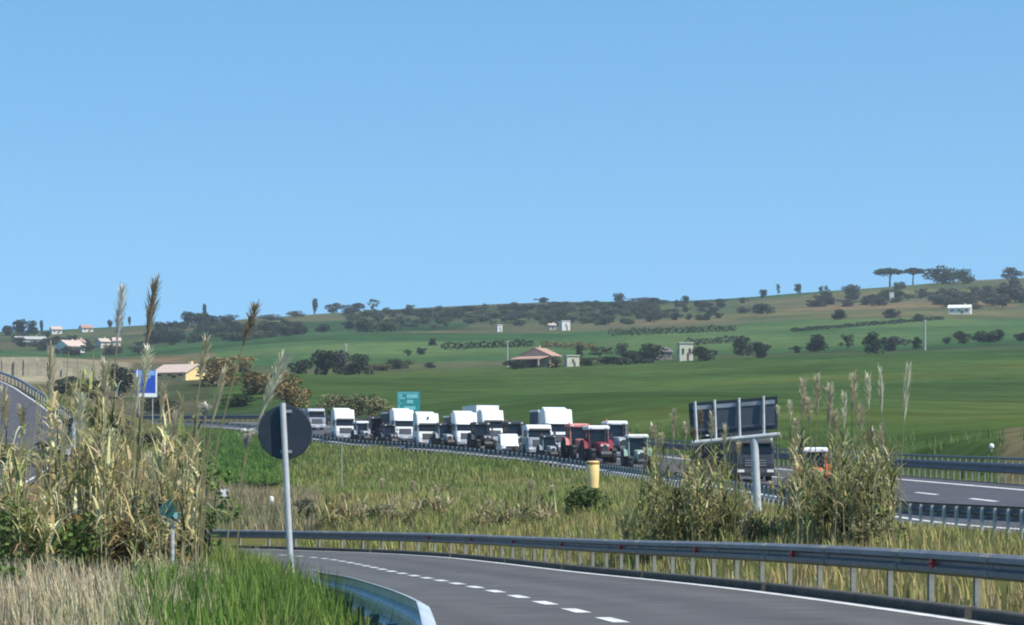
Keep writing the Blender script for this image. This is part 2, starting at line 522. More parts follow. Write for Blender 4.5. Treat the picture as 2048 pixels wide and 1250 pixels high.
# ------------------------------------------------------------------ roads
def ribbon(name, path, o0, o1, m, cross=0.0, dz=0.0, parent=None, cols=4):
    n = len(path)
    o0 = np.broadcast_to(np.asarray(o0, float), (n,)); o1 = np.broadcast_to(np.asarray(o1, float), (n,))
    rows = [offset(path, o0 + (o1 - o0) * k / cols, cross, dz) for k in range(cols + 1)]
    V = np.stack(rows, 1).reshape(-1, 3)
    idx = np.arange(n * (cols + 1)).reshape(n, cols + 1)
    Q = np.stack([idx[:-1, :-1].ravel(), idx[:-1, 1:].ravel(), idx[1:, 1:].ravel(), idx[1:, :-1].ravel()], 1)
    return link(name, npmesh(name, V, Q), m, parent)

def arc(path):
    return np.concatenate([[0], np.cumsum(np.linalg.norm(np.diff(path[:, :2], axis=0), axis=1))])
def cut(path, s0, s1, n=4):
    s = arc(path)
    q = np.linspace(s0, s1, n)
    return np.stack([np.interp(q, s, path[:, k]) for k in range(3)], 1)

slip_road = tag(ribbon('slip_road', RAMP, -RAMP_W, -.78, M_ASPH, cols=48), kind='structure')
def wear(o, base, tracks):
    me = o.data
    V = np.empty(len(me.vertices) * 3); me.vertices.foreach_get('co', V); V = V.reshape(-1, 3)
    R_, _ = rights(RAMP)
    k = np.concatenate([((V[i:i + 4000, None, 0] - RAMP[None, :, 0]) ** 2 + (V[i:i + 4000, None, 1] - RAMP[None, :, 1]) ** 2).argmin(1) for i in range(0, len(V), 4000)])
    of = (V[:, 0] - RAMP[k, 0]) * R_[k, 0] + (V[:, 1] - RAMP[k, 1]) * R_[k, 1]
    f = np.ones(len(V))
    for t in tracks:
        f += .13 * np.exp(-((of - t) / .32) ** 2)
    f -= .10 * np.exp(-((of + 2.9) / .35) ** 2)
    f *= .86 + .28 * vnoise(V[:, 0] + 40, V[:, 1] * .35, 1.3) * .5 + .22 * vnoise(V[:, 0], V[:, 1], .7) * .6
    grit = np.clip(1 - np.abs(of + .95) / .35, 0, 1) * .35
    c = np.array(base)[None] * f[:, None]
    c = c * (1 - grit[:, None]) + grit[:, None] * np.array([.19, .165, .12])
    a = me.attributes.new('Col', 'FLOAT_COLOR', 'POINT')
    q = np.ones((len(V), 4), np.float32); q[:, :3] = c
    a.data.foreach_set('color', q.ravel())
wear(slip_road, (.104, .100, .103), (-2.05, -3.75, -5.9, -7.0))
motorway = tag(ribbon('motorway', MWAY, .45, 12.3, M_ASPH2, MC, cols=6), kind='structure')
side_road = tag(ribbon('side_road', SIDE, -8.0, -.1, M_ASPH2, cols=4), kind='structure')
def line(path, o, w, parent, name='edge_line', cross=0.0, s0=None, s1=None):
    p = path if s0 is None else cut(path, s0, s1)
    return ribbon(name, p, o - w / 2, o + w / 2, M_PAINT, cross, .006, parent, cols=1)
line(RAMP, -1.02, .17, slip_road)
SR = arc(RAMP)
i28 = np.interp(28.0, RAMP[:, 1], SR)
k0 = i28 - 2.75 * 9
for k in range(34):
    a = k0 + 2.75 * k
    line(RAMP, -4.85, .19, slip_road, 'lane_dash', s0=a, s1=a + 1.35)
line(MWAY, 10.6, .3, motorway, cross=MC)
line(MWAY, 1.3, .25, motorway, cross=MC)
SM = arc(MWAY)
for k in range(24):
    a = 40 + k * 12.0
    line(MWAY, 6.9, .26, motorway, 'lane_dash', MC, a, a + 5.0)
line(SIDE, -.5, .15, side_road)

# kerb along the slip road, in cast lengths
KERB = offset(RAMP, -.70)
SK = arc(KERB)
kerb = link('kerb', None); tag(kerb, kind='structure')
a = np.interp(10, KERB[:, 1], SK)
kn = 0
while a < SK[-1] - 3 and kn < 60:
    L = 2.6
    p = cut(KERB, a, a + L, 3)
    R_, _ = rights(p)
    secs = [[(p[i, 0] + R_[i, 0] * o, p[i, 1] + R_[i, 1] * o, p[i, 2] + z) for o, z in ((-.08, -.12), (-.07, .10), (-.05, .12), (.08, .12), (.08, -.12))] for i in range(3)]
    MB().loft(secs).build('kerb_stone', mat('kerb_concrete', (.075, .07, .06), .95, var=.4, scale=2.0), kerb)
    a += L + .03 + (.25 if kn % 4 == 3 else 0); kn += 1

# ------------------------------------------------------------------ guardrails
WPROF = [(0, -.155), (.015, -.15), (.075, -.115), (.08, -.055), (.0, -.02), (0, .02), (.08, .055), (.075, .115), (.015, .15), (0, .155)]
def sweep(path, prof, side):
    R_, _ = rights(path)
    front = prof
    back = [(o - .014, z) for o, z in reversed(prof)]
    pr = front + back
    secs = [[(path[i, 0] + side * R_[i, 0] * o, path[i, 1] + side * R_[i, 1] * o, path[i, 2] + z) for o, z in pr] for i in range(len(path))]
    return MB().loft(secs)

POSTS = {}
def post_mesh(h, w=.10, d=.07, key='c'):
    k = (round(h, 2), w, d)
    if k not in POSTS:
        b = MB()
        prof = [(-w / 2, -d / 2), (w / 2, -d / 2), (w / 2, -d / 2 + .012), (-w / 2 + .012, -d / 2 + .012), (-w / 2 + .012, d / 2 - .012), (w / 2, d / 2 - .012), (w / 2, d / 2), (-w / 2, d / 2)]
        b.loft([[(x, y, z) for x, y in prof] for z in (-.5, h)])
        POSTS[k] = b.mesh('post')
    return POSTS[k]

def guardrail(label, path, side, top, spacing, m_rail, m_post, group=None, s0=0, s1=None, reflect=None, post_off=-.10, spacer=True, step=2, tube=False, pw=.10, drop=0.0, joints=0, deep=1.0):
    S = arc(path)
    s1 = s1 or S[-1]
    n = max(3, int((s1 - s0) / step))
    p = cut(path, s0, s1, n)
    org = p[len(p) // 2].copy()
    g = thing('guardrail', label, 'guardrail', org, group=group)
    q = p - org
    qq = q.copy(); qq[:, 2] += top - .155 * deep
    sweep(qq, [(o, z * deep) for o, z in WPROF], side).build('rail', m_rail, g)
    if tube:
        t2 = q.copy(); t2[:, 2] += top + .22
        MB().tube(list(t2), .055, 8).build('top_tube', m_rail, g)
    if joints:
        a = s0 + joints / 2
        while a < s1 - 1:
            c = cut(path, a, a + .34, 3) - org; c[:, 2] += top - .155
            sweep(c, [(o + .012, z * 1.015) for o, z in WPROF], side).build('splice_plate', m_post, g)
            a += joints
    R_, T_ = rights(p)
    a = s0 + spacing / 2
    h = top - .06 - drop if not tube else top + .2
    while a < s1 - .1 and spacing > 0:
        c = cut(path, a, a + .2, 2); r2, t2 = rights(c)
        x, y = c[0, :2] + side * post_off * r2[0]
        z = c[0, 2]
        rz = math.atan2(t2[0, 1], t2[0, 0])
        link('post', post_mesh(h, pw), m_post, g, (x - org[0], y - org[1], z - org[2]), rz)
        a += spacing
    if reflect:
        for a in reflect:
            c = cut(path, a, a + .2, 2); r2, t2 = rights(c)
            x, y = c[0, :2] + side * .065 * r2[0]
            b = MB()
            b.box((0, 0, 0), (.11, .05, .13))
            b.box((.0, 0, .0), (.05, .10, .02))
            b.build('reflector', M_RED, g, (x - org[0], y - org[1], c[0, 2] + top - .165 - org[2]), math.atan2(t2[0, 1], t2[0, 0]))
    return g

refl = [np.interp(0, [0], [0])]
ry = []
for px in (1875, 1593, 1398, 1247, 1128, 1030, 945, 860):
    pxs = CX + F * RAMP[:, 0] / np.maximum(RAMP[:, 1], 1.0)
    ok = RAMP[:, 1] > 20
    ry.append(float(np.interp(-px, -pxs[ok], SR[ok])))
guardrail('long steel guardrail with red reflectors along the right of the slip road', RAMP, -1, .70, 2.05, M_STEELR, M_POSTD, s0=2, reflect=ry, post_off=-.10, pw=.09, joints=4.1)
LEFT = offset(RAMP, -RAMP_W - .18)
LEFTD = LEFT.copy(); LEFTD[:, 2] += np.interp(LEFT[:, 1], [16, 22, 34, 60], [0, -.06, -.24, -.38])
sl0 = np.interp(12.5, LEFT[:, 1], arc(LEFT))
guardrail('curved pale steel guardrail end on the left of the slip road', LEFTD, 1, .70, 2.3, M_STEELB, M_STEELD, s0=sl0, s1=sl0 + 24, post_off=-.09, step=1.2, drop=.16)
guardrail('low guardrail with pale posts on the near edge of the motorway', MWAY, 1, .78, 1.5, M_STEELD, M_POST, s0=40, s1=340, post_off=-.09, step=3, pw=.16, deep=1.35)
FAR = offset(MWAY, 12.75, MC)
guardrail('tall guardrail with top tube on the far edge of the motorway', FAR, -1, .92, 1.6, M_STEELD, M_POSTD, s0=60, s1=arc(FAR)[-1] - 60, post_off=.0, step=3, tube=True, deep=1.6)
guardrail('guardrail following the motorway uphill behind the round sign', MWAY, 1, .80, 2.4, M_STEEL, M_POST, s0=341, s1=SM[-1] - 4, post_off=-.09, step=3)
guardrail('guardrail climbing beside the side road behind the tall reeds', offset(SIDE, .25), -1, .85, 2.6, M_STEEL, M_POST, s0=40, post_off=-.1, step=3)

# ------------------------------------------------------------------ vehicles
WHEELS = {}
def wheel(parent, x, y, r, w, rim_m=M_RIM, rim_r=.55):
    k = (r, w, rim_r)
    if k not in WHEELS:
        b = MB()
        b.lathe_x([(-w / 2, r * rim_r), (-w / 2, r * .86), (-w * .42, r * .96), (-w * .3, r), (w * .3, r), (w * .42, r * .96), (w / 2, r * .86), (w / 2, r * rim_r)], 24)
        c = MB()
        c.lathe_x([(-w * .44, r * rim_r * .98), (-w * .40, r * rim_r * .8), (-w * .30, r * .2), (-w * .40, r * .15), (w * .40, r * .15), (w * .30, r * .2), (w * .40, r * rim_r * .8), (w * .44, r * rim_r * .98)], 20)
        WHEELS[k] = (b.mesh('wheel'), c.mesh('rim'))
    t = bpy.data.objects.new('wheel', WHEELS[k][0]); t.parent = parent; t.location = (x, y, r); COL.objects.link(t)
    if not t.data.materials: t.data.materials.append(M_RUBBER)
    rm = WHEELS[k][1]
    if rim_m is not M_RIM:
        rm = rm.copy(); rm.materials.clear(); rm.materials.append(rim_m)
    elif not rm.materials:
        rm.materials.append(M_RIM)
    q = bpy.data.objects.new('rim', rm); q.parent = t; COL.objects.link(q)
    return t

def lane_pos(o, px, dlo=90, dhi=420):
    p = offset(MWAY, o, MC)
    _, T_ = rights(MWAY)
    ok = (p[:, 1] > dlo) & (p[:, 1] < dhi)
    pp, tt = p[ok], T_[ok]
    q = CX + F * pp[:, 0] / pp[:, 1]
    i = int(np.abs(q - px).argmin())
    return pp[i], math.atan2(-tt[i, 0], tt[i, 1])

def rounded_x(prof, hw, dep=.14, inner=.20):
    y0 = min(p[0] for p in prof); y1 = max(p[0] for p in prof)
    def sec(x, ins):
        return [(x, y + ins * max(0, 1 - (y - y0) / .9) , z) for y, z in prof]
    return [sec(-hw, dep), sec(-hw + .07, dep * .4), sec(-hw + inner, 0), sec(hw - inner, 0), sec(hw - .07, dep * .4), sec(hw, dep)]

def truck(label, o, px, paint, high=True, box=None, lower=None, turn=0.0, group='lorries queueing on the motorway', visor=True, logo=False, sc=.93):
    pos, rz = lane_pos(o, px)
    t = thing('lorry', label, 'lorry', pos, rz + turn, group)
    t.scale = (sc, sc, sc * .98)
    lower = lower or paint
    H = 3.72 if high else 3.0
    low = [(.06, .62), (0, 1.15), (.06, 1.72), (2.1, 1.72), (2.1, .95), (1.92, .95), (1.86, 1.12), (.86, 1.12), (.80, .62)]
    MB().loft(rounded_x(low, 1.22)).build('cab', lower, t)
    upc = [(.06, 1.725), (.30, 2.52), (.36, 2.66), (.62 if high else .5, H - .12), (.85 if high else .7, H), (2.1, H), (2.1, 1.725)]
    MB().loft(rounded_x(upc, 1.20)).build('cab_top', paint, t)
    ws = MB()
    ws.loft([[(x, .06 + ins - .025, 1.80), (x, .29 + ins - .02, 2.50), (x, .31 + ins + .02, 2.50), (x, .10 + ins + .02, 1.80)] for x, ins in ((-1.12, .09), (-1.0, 0), (1.0, 0), (1.12, .09))])
    ws.build('windscreen', M_GLASS, t)
    if visor:
        MB().prism_x([(.16, 2.52), (.05, 2.44), (.04, 2.50), (.22, 2.66)], -1.05, 1.05).build('sun_visor', M_PLASTIC if random.random() < .5 else paint, t)
    gr = MB().box((0, .01, 1.22), (1.45, .06, .62)).build('grille', M_PLASTIC, t)
    for z in (1.06, 1.22, 1.38):
        MB().box((0, -.03, z), (1.35, .03, .035)).build('grille_bar', M_GREYP, gr)
    MB().loft(rounded_x([(-.06, .36), (-.08, .60), (-.02, .86), (.5, .86), (.5, .36)], 1.24, .18)).build('bumper', M_PLASTIC if paint is M_DARKP else (lower if lower is not paint else M_GREYP), t)
    for s in (-1, 1):
        MB().box((s * .93, -.07, .70), (.42, .06, .17)).build('headlight', M_LAMP, t)
        MB().prism_x([(.42, 1.84), (.56, 2.48), (1.35, 2.48), (1.40, 1.84)], s * 1.195, s * 1.225).build('side_window', M_GLASS, t)
        MB().box((s * 1.235, .98, 1.42), (.03, 1.0, .5)).build('door_panel', lower, t)
        m = MB(); m.box((s * 1.44, .16, 2.12), (.20, .14, .62)); m.box((s * 1.30, .2, 2.36), (.20, .05, .05)); m.build('mirror', M_PLASTIC, t)
        MB().box((s * 1.05, .98, .62), (.24, .5, .05)).build('step', M_PLASTIC, t)
        wheel(t, s * 1.02, 1.37, .50, .32)
    MB().box((0, -.09, .52), (.52, .02, .12)).build('number_plate', M_SIGNW, t)
    if logo:
        MB().prism_x([(.40, H - .62), (.36, H - .60), (.40, H - .36), (.45, H - .38)], -.10, .10).build('emblem', M_PLASTIC, t)
    if high:
        MB().prism_x([(1.2, H), (2.05, H + .22), (2.1, H)], -1.0, 1.0).build('roof_deflector', paint, t)
    ln = 3.9
    if box:
        bl, bh, bm, head = box
        ln = bl + .5
        bb = MB(); bb.box((0, 2.35 + bl / 2, (1.12 + bh) / 2), (2.5, bl, bh - 1.12)); b_o = bb.build('box_body', bm, t)
        fr = MB(); fr.box((0, 2.32, (1.1 + bh) / 2), (2.52, .05, bh - 1.08)); fr.build('front_wall', head, b_o)
        for s in (-1, 1):
            MB().box((s * 1.255, 2.35 + bl / 2, bh - .06), (.03, bl, .14)).build('top_rail', M_WHITE, b_o)
            MB().box((s * 1.255, 2.35 + bl / 2, 1.18), (.03, bl, .14)).build('side_rail', M_GREYP, b_o)
    MB().box((0, 2.0 + ln / 2, .85), (.85, ln, .26)).build('chassis', M_PLASTIC, t)
    for s in (-1, 1):
        MB().lathe_x([(-.01, .01), (0, .28), (.02, .30), (.58, .30), (.6, .28)], 14, (0, 0, 0)).build('fuel_tank', M_GREYP, t, (s * .75 - .3, 2.75, .68))
    ax = [1.37 + 3.6] + ([2.2 + box[0] - 1.0] if box and box[0] > 7 else [])
    for y in ax:
        for s in (-1, 1):
            wheel(t, s * .95, y, .50, .5)
    return t

def tractor(label, o, px, paint, roof_m, s=1.0, hood=True, turn=0.0, rim_m=None, group='farm tractors in the queue', dlo=90, loader=False):
    pos, rz = lane_pos(o, px, dlo)
    t = thing('tractor', label, 'tractor', pos, rz + turn, group)
    t.scale = (s, s, s)
    hp = [(0.0, .95), (-.03, 1.25), (.10, 1.55), (.5, 1.66), (1.9, 1.72), (1.9, .9), (.2, .85)]
    MB().loft([[(x, y + ins, z - dz) for y, z in hp] for x, ins, dz in ((-.38, .06, .08), (-.28, 0, 0), (.28, 0, 0), (.38, .06, .08))]).build('bonnet', paint, t)
    g = MB().box((0, -.03, 1.22), (.5, .06, .48)).build('grille', M_PLASTIC, t)
    for q in (-1, 1):
        MB().box((q * .24, -.05, 1.42), (.17, .06, .13)).build('headlight', M_LAMP, t)
    MB().loft([[(x, y, z) for y, z in ((-.55, .55), (-.6, .75), (-.5, .95), (-.02, .98), (-.02, .52))] for x in (-.42, .42)]).build('front_weight', M_PLASTIC if paint is not M_FADED else M_WHITE, t)
    MB().box((0, 1.4, .75), (.5, 2.8, .4)).build('chassis', M_PLASTIC, t)
    # cab: glass box with corner pillars
    cabp = [(1.72, 1.05), (1.78, 1.7), (1.95, 2.66), (3.25, 2.66), (3.35, 1.7), (3.3, 1.05)]
    MB().prism_x(cabp, -.74, .74).build('cab_glass', M_GLASS, t)
    for q in (-1, 1):
        for (y0, z0), (y1, z1) in (((1.70, 1.0), (1.93, 2.68)), ((2.55, 1.0), (2.6, 2.68)), ((3.33, 1.0), (3.27, 2.68))):
            MB().tube([(q * .75, y0, z0), (q * .75, y1, z1)], .045, 6).build('pillar', paint, t)
        MB().box((q * .76, 2.2, 1.28), (.05, .8, .5)).build('door_panel', paint, t)
    MB().loft([[(x * k, 2.6 + (y) * k, z) for x, y in ((-.85, -.92), (.85, -.92), (.85, .85), (-.85, .85))] for k, z in ((.96, 2.66), (1.0, 2.72), (1.0, 2.88), (.88, 2.98))]).build('roof', roof_m, t)
    for q in (-1, 1):
        MB().box((q * .6, 1.66, 2.80), (.2, .06, .10)).build('work_lamp', M_LAMP, t)
        fp = [(1.75, 1.2), (1.85, 1.65), (2.2, 1.9), (2.95, 1.92), (3.45, 1.6), (3.5, 1.25), (3.38, 1.3), (2.9, 1.78), (2.25, 1.76), (1.95, 1.55), (1.86, 1.2)]
        MB().prism_x(fp, q * .70, q * 1.15).build('rear_fender', paint, t)
        ff = [(.05, 1.0), (.3, 1.20), (.95, 1.22), (1.25, 1.0), (1.2, .98), (.92, 1.16), (.33, 1.14), (.1, .97)]
        MB().prism_x(ff, q * .66, q * 1.02).build('front_fender', M_PLASTIC, t)
        wheel(t, q * .93, 2.75, .86, .48, rim_m or M_RIM, .58)
        wheel(t, q * .84, .65, .58, .36, rim_m or M_RIM, .58)
        mm = MB(); mm.box((q * 1.02, 1.75, 2.2), (.16, .06, .34)); mm.box((q * .88, 1.78, 2.35), (.3, .03, .03)); mm.build('mirror', M_PLASTIC, t)
    MB().tube([(.46, 1.55, 1.4), (.46, 1.55, 2.55), (.46, 1.62, 2.72)], .05, 8).build('exhaust', M_PLASTIC, t)
    MB().tube([(-.55, 3.0, 2.97), (-.55, 3.0, 3.16)], [.06, .05], 8).build('beacon', M_ORANGE, t)
    if loader:
        for q in (-1, 1):
            MB().tube([(q * .5, 1.7, 1.7), (q * .5, .2, 1.9), (q * .5, -1.0, 1.0)], .07, 6).build('loader_arm', paint, t)
        MB().prism_x([(-1.0, .55), (-1.5, .45), (-1.45, .5), (-1.05, .62), (-.95, 1.2), (-.9, 1.2)], -1.0, 1.0).build('bucket', M_GREYP, t)
    return t

def van(label, o, px, paint, s=1.0, turn=0.0):
    pos, rz = lane_pos(o, px)
    t = thing('van', label, 'van', pos, rz + turn)
    t.scale = (s, s, s)
    body = [(.0, .45), (-.05, .75), (.10, 1.05), (.75, 1.25), (1.55, 2.1), (1.9, 2.35), (5.2, 2.38), (5.3, .45)]
    MB().loft([[(x, y, z) if k else (x, y + .05, .45 + (z - .45) * .97) for y, z in body] for x, k in ((-.98, 0), (-.85, 1), (.85, 1), (.98, 0))]).build('body', paint, t)
    MB().loft([[(x, .80, 1.30), (x, 1.52, 2.06), (x, 1.56, 2.04), (x, .84, 1.27)] for x in (-.80, .80)]).build('windscreen', M_GLASS, t)
    MB().box((0, -.04, .85), (.9, .06, .22)).build('grille', M_PLASTIC, t)
    MB().box((0, -.04, .56), (1.8, .10, .22)).build('bumper', M_PLASTIC, t)
    for q in (-1, 1):
        MB().box((q * .74, .02, .92), (.3, .10, .22)).build('headlight', M_LAMP, t)
        MB().prism_x([(1.25, 1.35), (1.75, 2.0), (2.4, 2.0), (2.45, 1.35)], q * .96, q * .99).build('side_window', M_GLASS, t)
        MB().box((q * 1.1, 1.05, 1.4), (.2, .1, .25)).build('mirror', M_PLASTIC, t)
        for y in (1.0, 4.2):
            wheel(t, q * .86, y, .34, .22)
    return t

# the queue, near lane (3.2), middle lane (6.4) and far lane (9.8)
M_PALEG = mat('pale_green_paint', (.30, .42, .34), .5, var=.15, scale=2)
M_DRED = mat('dark_red_paint', (.26, .025, .04), .45, var=.2, scale=2)
truck('white tractor-unit lorry just right of the round sign, farthest whole cab', 3.0, 690, M_WHITE)
truck('grey lorry half hidden behind the edge of the round sign', 7.0, 634, M_GREYP, False, (3.0, 3.0, M_DARKP, M_GREYP), sc=.88)
tractor('small white-roofed tractor next to the farthest lorry cab', 3.0, 734, M_GREYP, M_WHITE, .80)
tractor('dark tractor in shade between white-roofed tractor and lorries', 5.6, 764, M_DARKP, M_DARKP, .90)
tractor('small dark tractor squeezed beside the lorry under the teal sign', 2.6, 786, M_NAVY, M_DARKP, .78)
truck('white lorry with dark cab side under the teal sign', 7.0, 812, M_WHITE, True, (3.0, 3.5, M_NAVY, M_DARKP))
truck('white lorry with broad square cab right of the teal sign', 3.0, 860, M_WHITE, True, None, logo=True)
tractor('dark tractor with pale bonnet right of the broad square cab', 3.6, 898, M_GREYP, M_DARKP, .84)
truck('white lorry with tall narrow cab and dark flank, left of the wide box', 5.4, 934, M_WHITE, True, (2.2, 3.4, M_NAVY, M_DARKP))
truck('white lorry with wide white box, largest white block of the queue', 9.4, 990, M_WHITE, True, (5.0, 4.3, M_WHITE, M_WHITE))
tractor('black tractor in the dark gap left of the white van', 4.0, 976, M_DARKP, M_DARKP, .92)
van('white van low in front of the wide white box lorry', 3.2, 1018, M_WHITE, .80, -.2)
tractor('charcoal tractor between the white van and grey-nosed lorry', 4.8, 1044, M_DARKP, M_DARKP, .98)
truck('lorry with white upper cab and grey lower nose', 4.2, 1084, M_WHITE, False, None, M_GREYP)
tractor('grey tractor with pale wheels in front of the grey-nosed lorry', 2.4, 1104, M_GREYP, M_DARKP, .72, rim_m=M_OFFW)
truck('tall white lorry left of the red tractors, its square roof highest in the queue', 7.6, 1118, M_WHITE, True, (2.5, 3.7, M_NAVY, M_WHITE), sc=1.06)
tractor('faded pink-red tractor left of the dark red one', 4.6, 1172, M_FADED, M_FADED, 1.02)
tractor('dark red tractor with white roof above the yellow marker', 3.8, 1210, M_DRED, M_WHITE, 1.04)
tractor('grey tractor with bright white roof behind the red tractors', 7.6, 1248, M_GREYP, M_WHITE, 1.05)
tractor('cream-roofed pale green tractor nearest the left reed clump', 3.2, 1282, M_PALEG, M_OFFW, .92, rim_m=M_OFFW)
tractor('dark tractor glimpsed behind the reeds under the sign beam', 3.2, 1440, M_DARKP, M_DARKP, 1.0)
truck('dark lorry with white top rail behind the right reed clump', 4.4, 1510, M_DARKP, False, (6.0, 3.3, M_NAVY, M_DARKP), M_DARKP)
tractor('orange tractor peeping out left of the right reed clump', 3.4, 1636, M_ORANGE, M_WHITE, .74)

# ------------------------------------------------------------------ signs and street furniture
def upright(pts, r, name, m, parent, n=10):
    return MB().tube(pts, r, n).build(name, m, parent)

def round_sign():
    b = P(585, 1130, 47.0); z0 = g1(b[0], b[1])
    t = thing('road_sign', 'dark back of a round road sign on a leaning grey pole', 'sign', (b[0], b[1], z0 - .2))
    top = P(565, 806, 47.0) - np.array([b[0], b[1], z0 - .2])
    L = top[2]
    upright([(0, 0, 0), (top[0], 0, L)], .052, 'pole', M_POST, t, 12)
    cz = L - .50; cx = top[0] * cz / L
    d = MB()
    n = 40; r = .455
    secs = []
    for y, rr in ((.075, r), (.10, r + .012), (.125, r + .012), (.125, r - .03), (.115, r - .03)):
        secs.append([(cx + .01 + rr * math.cos(2 * math.pi * k / n), y, cz + rr * math.sin(2 * math.pi * k / n)) for k in range(n)])
    d.loft(secs)
    disc = d.build('sign_disc', M_SIGNB, t)
    for dz in (-.33, .36):
        MB().box((cx + .03, .062, cz + dz), (.20, .03, .05)).build('bracket', M_STEEL, t)
    MB().box((cx - .05, .066, cz), (.05, .02, .80)).build('stiffener', M_PLASTIC, disc)
round_sign()

def sign_panel_back():
    d = 80.0
    b = P(1518, 1040, d); z0 = g1(b[0], b[1])
    t = thing('direction_sign', 'large dark sign back on a tee-shaped grey post among reeds', 'sign', (b[0], b[1], z0))
    o = np.array([b[0], b[1], z0])
    top = P(1508, 874, d) - o
    upright([(0, 0, -.3), tuple(top)], .115, 'post', M_POST, t, 14)
    l, r = P(1385, 886, d + .3) - o, P(1560, 869, d - .2) - o
    MB().tube([l, r], .075, 10).build('cross_beam', M_POST, t)
    # panel: four corners in the plane of the beam
    c = [P(1378, 806, d + .3) - o, P(1556, 792, d - .2) - o, P(1556, 858, d - .2) - o, P(1382, 872, d + .3) - o]
    yo = np.array([0, .18, 0]); th = np.array([0, .05, 0])
    MB().loft([[p + yo for p in c], [p + yo + th for p in c]]).build('panel', M_SIGNB, t)
    f = mat('sign_panel_back', (.06, .075, .10), .5, var=.2, scale=2)
    def lerp(u, v):
        a = c[0] + (c[1] - c[0]) * u; bb = c[3] + (c[2] - c[3]) * u
        return a + (bb - a) * v
    for u0, u1 in ((.04, .26), (.31, .54), (.59, .82), (.86, .97)):
        MB().loft([[lerp(u, v) + np.array([0, y, 0]) for u, v in ((u0, .10), (u1, .10), (u1, .90), (u0, .90))] for y in (.165, .178)]).build('backing_sheet', f, t)
        MB().loft([[lerp(u, v) + np.array([0, y, 0]) for u, v in ((u0, .10), (u1, .10), (u1, .22), (u0, .22))] for y in (.145, .163)]).build('stiffener', M_STEEL, t)
        MB().loft([[lerp(u, v) + np.array([0, y, 0]) for u, v in ((u0, .80), (u1, .80), (u1, .86), (u0, .86))] for y in (.145, .163)]).build('stiffener', M_STEELD, t)
    for u in (.07, .29, .565, .84):
        a = lerp(u, -.04); bb = lerp(u, 1.0)
        k = (bb - a)
        e = bb + np.array([0, 0, -(bb[2] - (l + (r - l) * u)[2])])
        MB().tube([a + np.array([0, .09, 0]), e + np.array([0, .05, 0])], .045, 6).build('upright', M_POST, t)
sign_panel_back()

def flat_sign(name, label, px, py_top, py_bot, w_px, d, face, base_row, yaw=0.0, border=None, marks=(), poles=1, pole_m=M_POST):
    c = P(px, (py_top + py_bot) / 2, d)
    z0 = g1(c[0], c[1])
    w, h = w_px * d / F, (py_bot - py_top) * d / F
    t = thing(name, label, 'sign', (c[0], c[1], z0), yaw)
    zc = c[2] - z0
    MB().box((0, 0, zc), (w, .06, h)).build('sign_panel', face, t)
    for m, (x0, x1, q0, q1) in marks:
        MB().box(((x0 + x1 - 1) / 2 * w, -.045, zc + h * (.5 - (q0 + q1) / 2)), ((x1 - x0) * w, .02, (q1 - q0) * h)).build('sign_mark', m, t)
    for k in range(poles):
        xx = 0 if poles == 1 else (-.3 + .6 * k) * w
        MB().tube([(xx, .10, -.4), (xx, .10, zc + h * .45)], .05, 8).build('pole', pole_m, t)
    return t
flat_sign('exit_sign', 'teal road sign with pale lettering above the white lorries', 817, 783, 823, 46, 300, M_TEAL, 850, marks=[
    (mat('sign_pale_teal', (.22, .55, .58), .5), (.06, .94, .06, .10)), (MATS['sign_pale_teal'], (.42, .90, .14, .34)), (MATS['sign_pale_teal'], (.12, .22, .14, .26)),
    (MATS['sign_pale_teal'], (.12, .34, .30, .38)), (MATS['sign_pale_teal'], (.42, .70, .42, .60)), (MATS['sign_pale_teal'], (.30, .80, .74, .92)), (MATS['sign_pale_teal'], (.06, .20, .56, .62)),
    (MATS['sign_pale_teal'], (.06, .10, .10, .96))], poles=2)
M_BLUEL = mat('blue_pale', (.20, .36, .72), .5)
flat_sign('motorway_sign', 'blue road sign with white foot strip left of the yellow house', 292, 740, 794, 44, 300, M_BLUE, 850, yaw=.18, marks=[
    (M_SIGNW, (.0, 1.0, .86, 1.0)), (M_SIGNW, (.93, 1.0, .02, .85)), (M_BLUEL, (.04, .90, .02, .20)), (M_BLUEL, (.05, .28, .20, .48)), (M_BLUEL, (.36, .46, .28, .40)), (M_BLUEL, (.05, .18, .52, .80)),
    (M_BLUEL, (.60, .70, .22, .30))], poles=2)

def teal_disc():
    d = 33.4
    c = P(343, 1022, d); z0 = g1(c[0], c[1])
    t = thing('road_sign', 'round teal sign caught in the edge of the tall reeds', 'sign', (c[0], c[1], z0))
    zc = c[2] - z0; r = .15
    MB().loft([[(rr * math.cos(2 * math.pi * k / 28), y, zc + rr * math.sin(2 * math.pi * k / 28)) for k in range(28)] for y, rr in ((-.02, r - .01), (-.025, r), (.02, r), (.02, r - .02))]).build('sign_disc', mat('dull_teal', (.02, .11, .12), .6, var=.3, scale=6), t)
    MB().prism_y([(.02, zc - .06), (.07, zc + .02), (.12, zc - .02), (.06, zc - .10)], -.045, -.03).build('sign_mark', mat('sign_pale_teal', (.22, .55, .58)), t)
    MB().tube([(0, .06, -.3), (0, .06, zc + .15)], .03, 8).build('pole', M_POST, t)
    MB().box((-.16, .06, zc + .02), (.10, .10, .22)).build('back_box', M_SIGNB, t)
teal_disc()

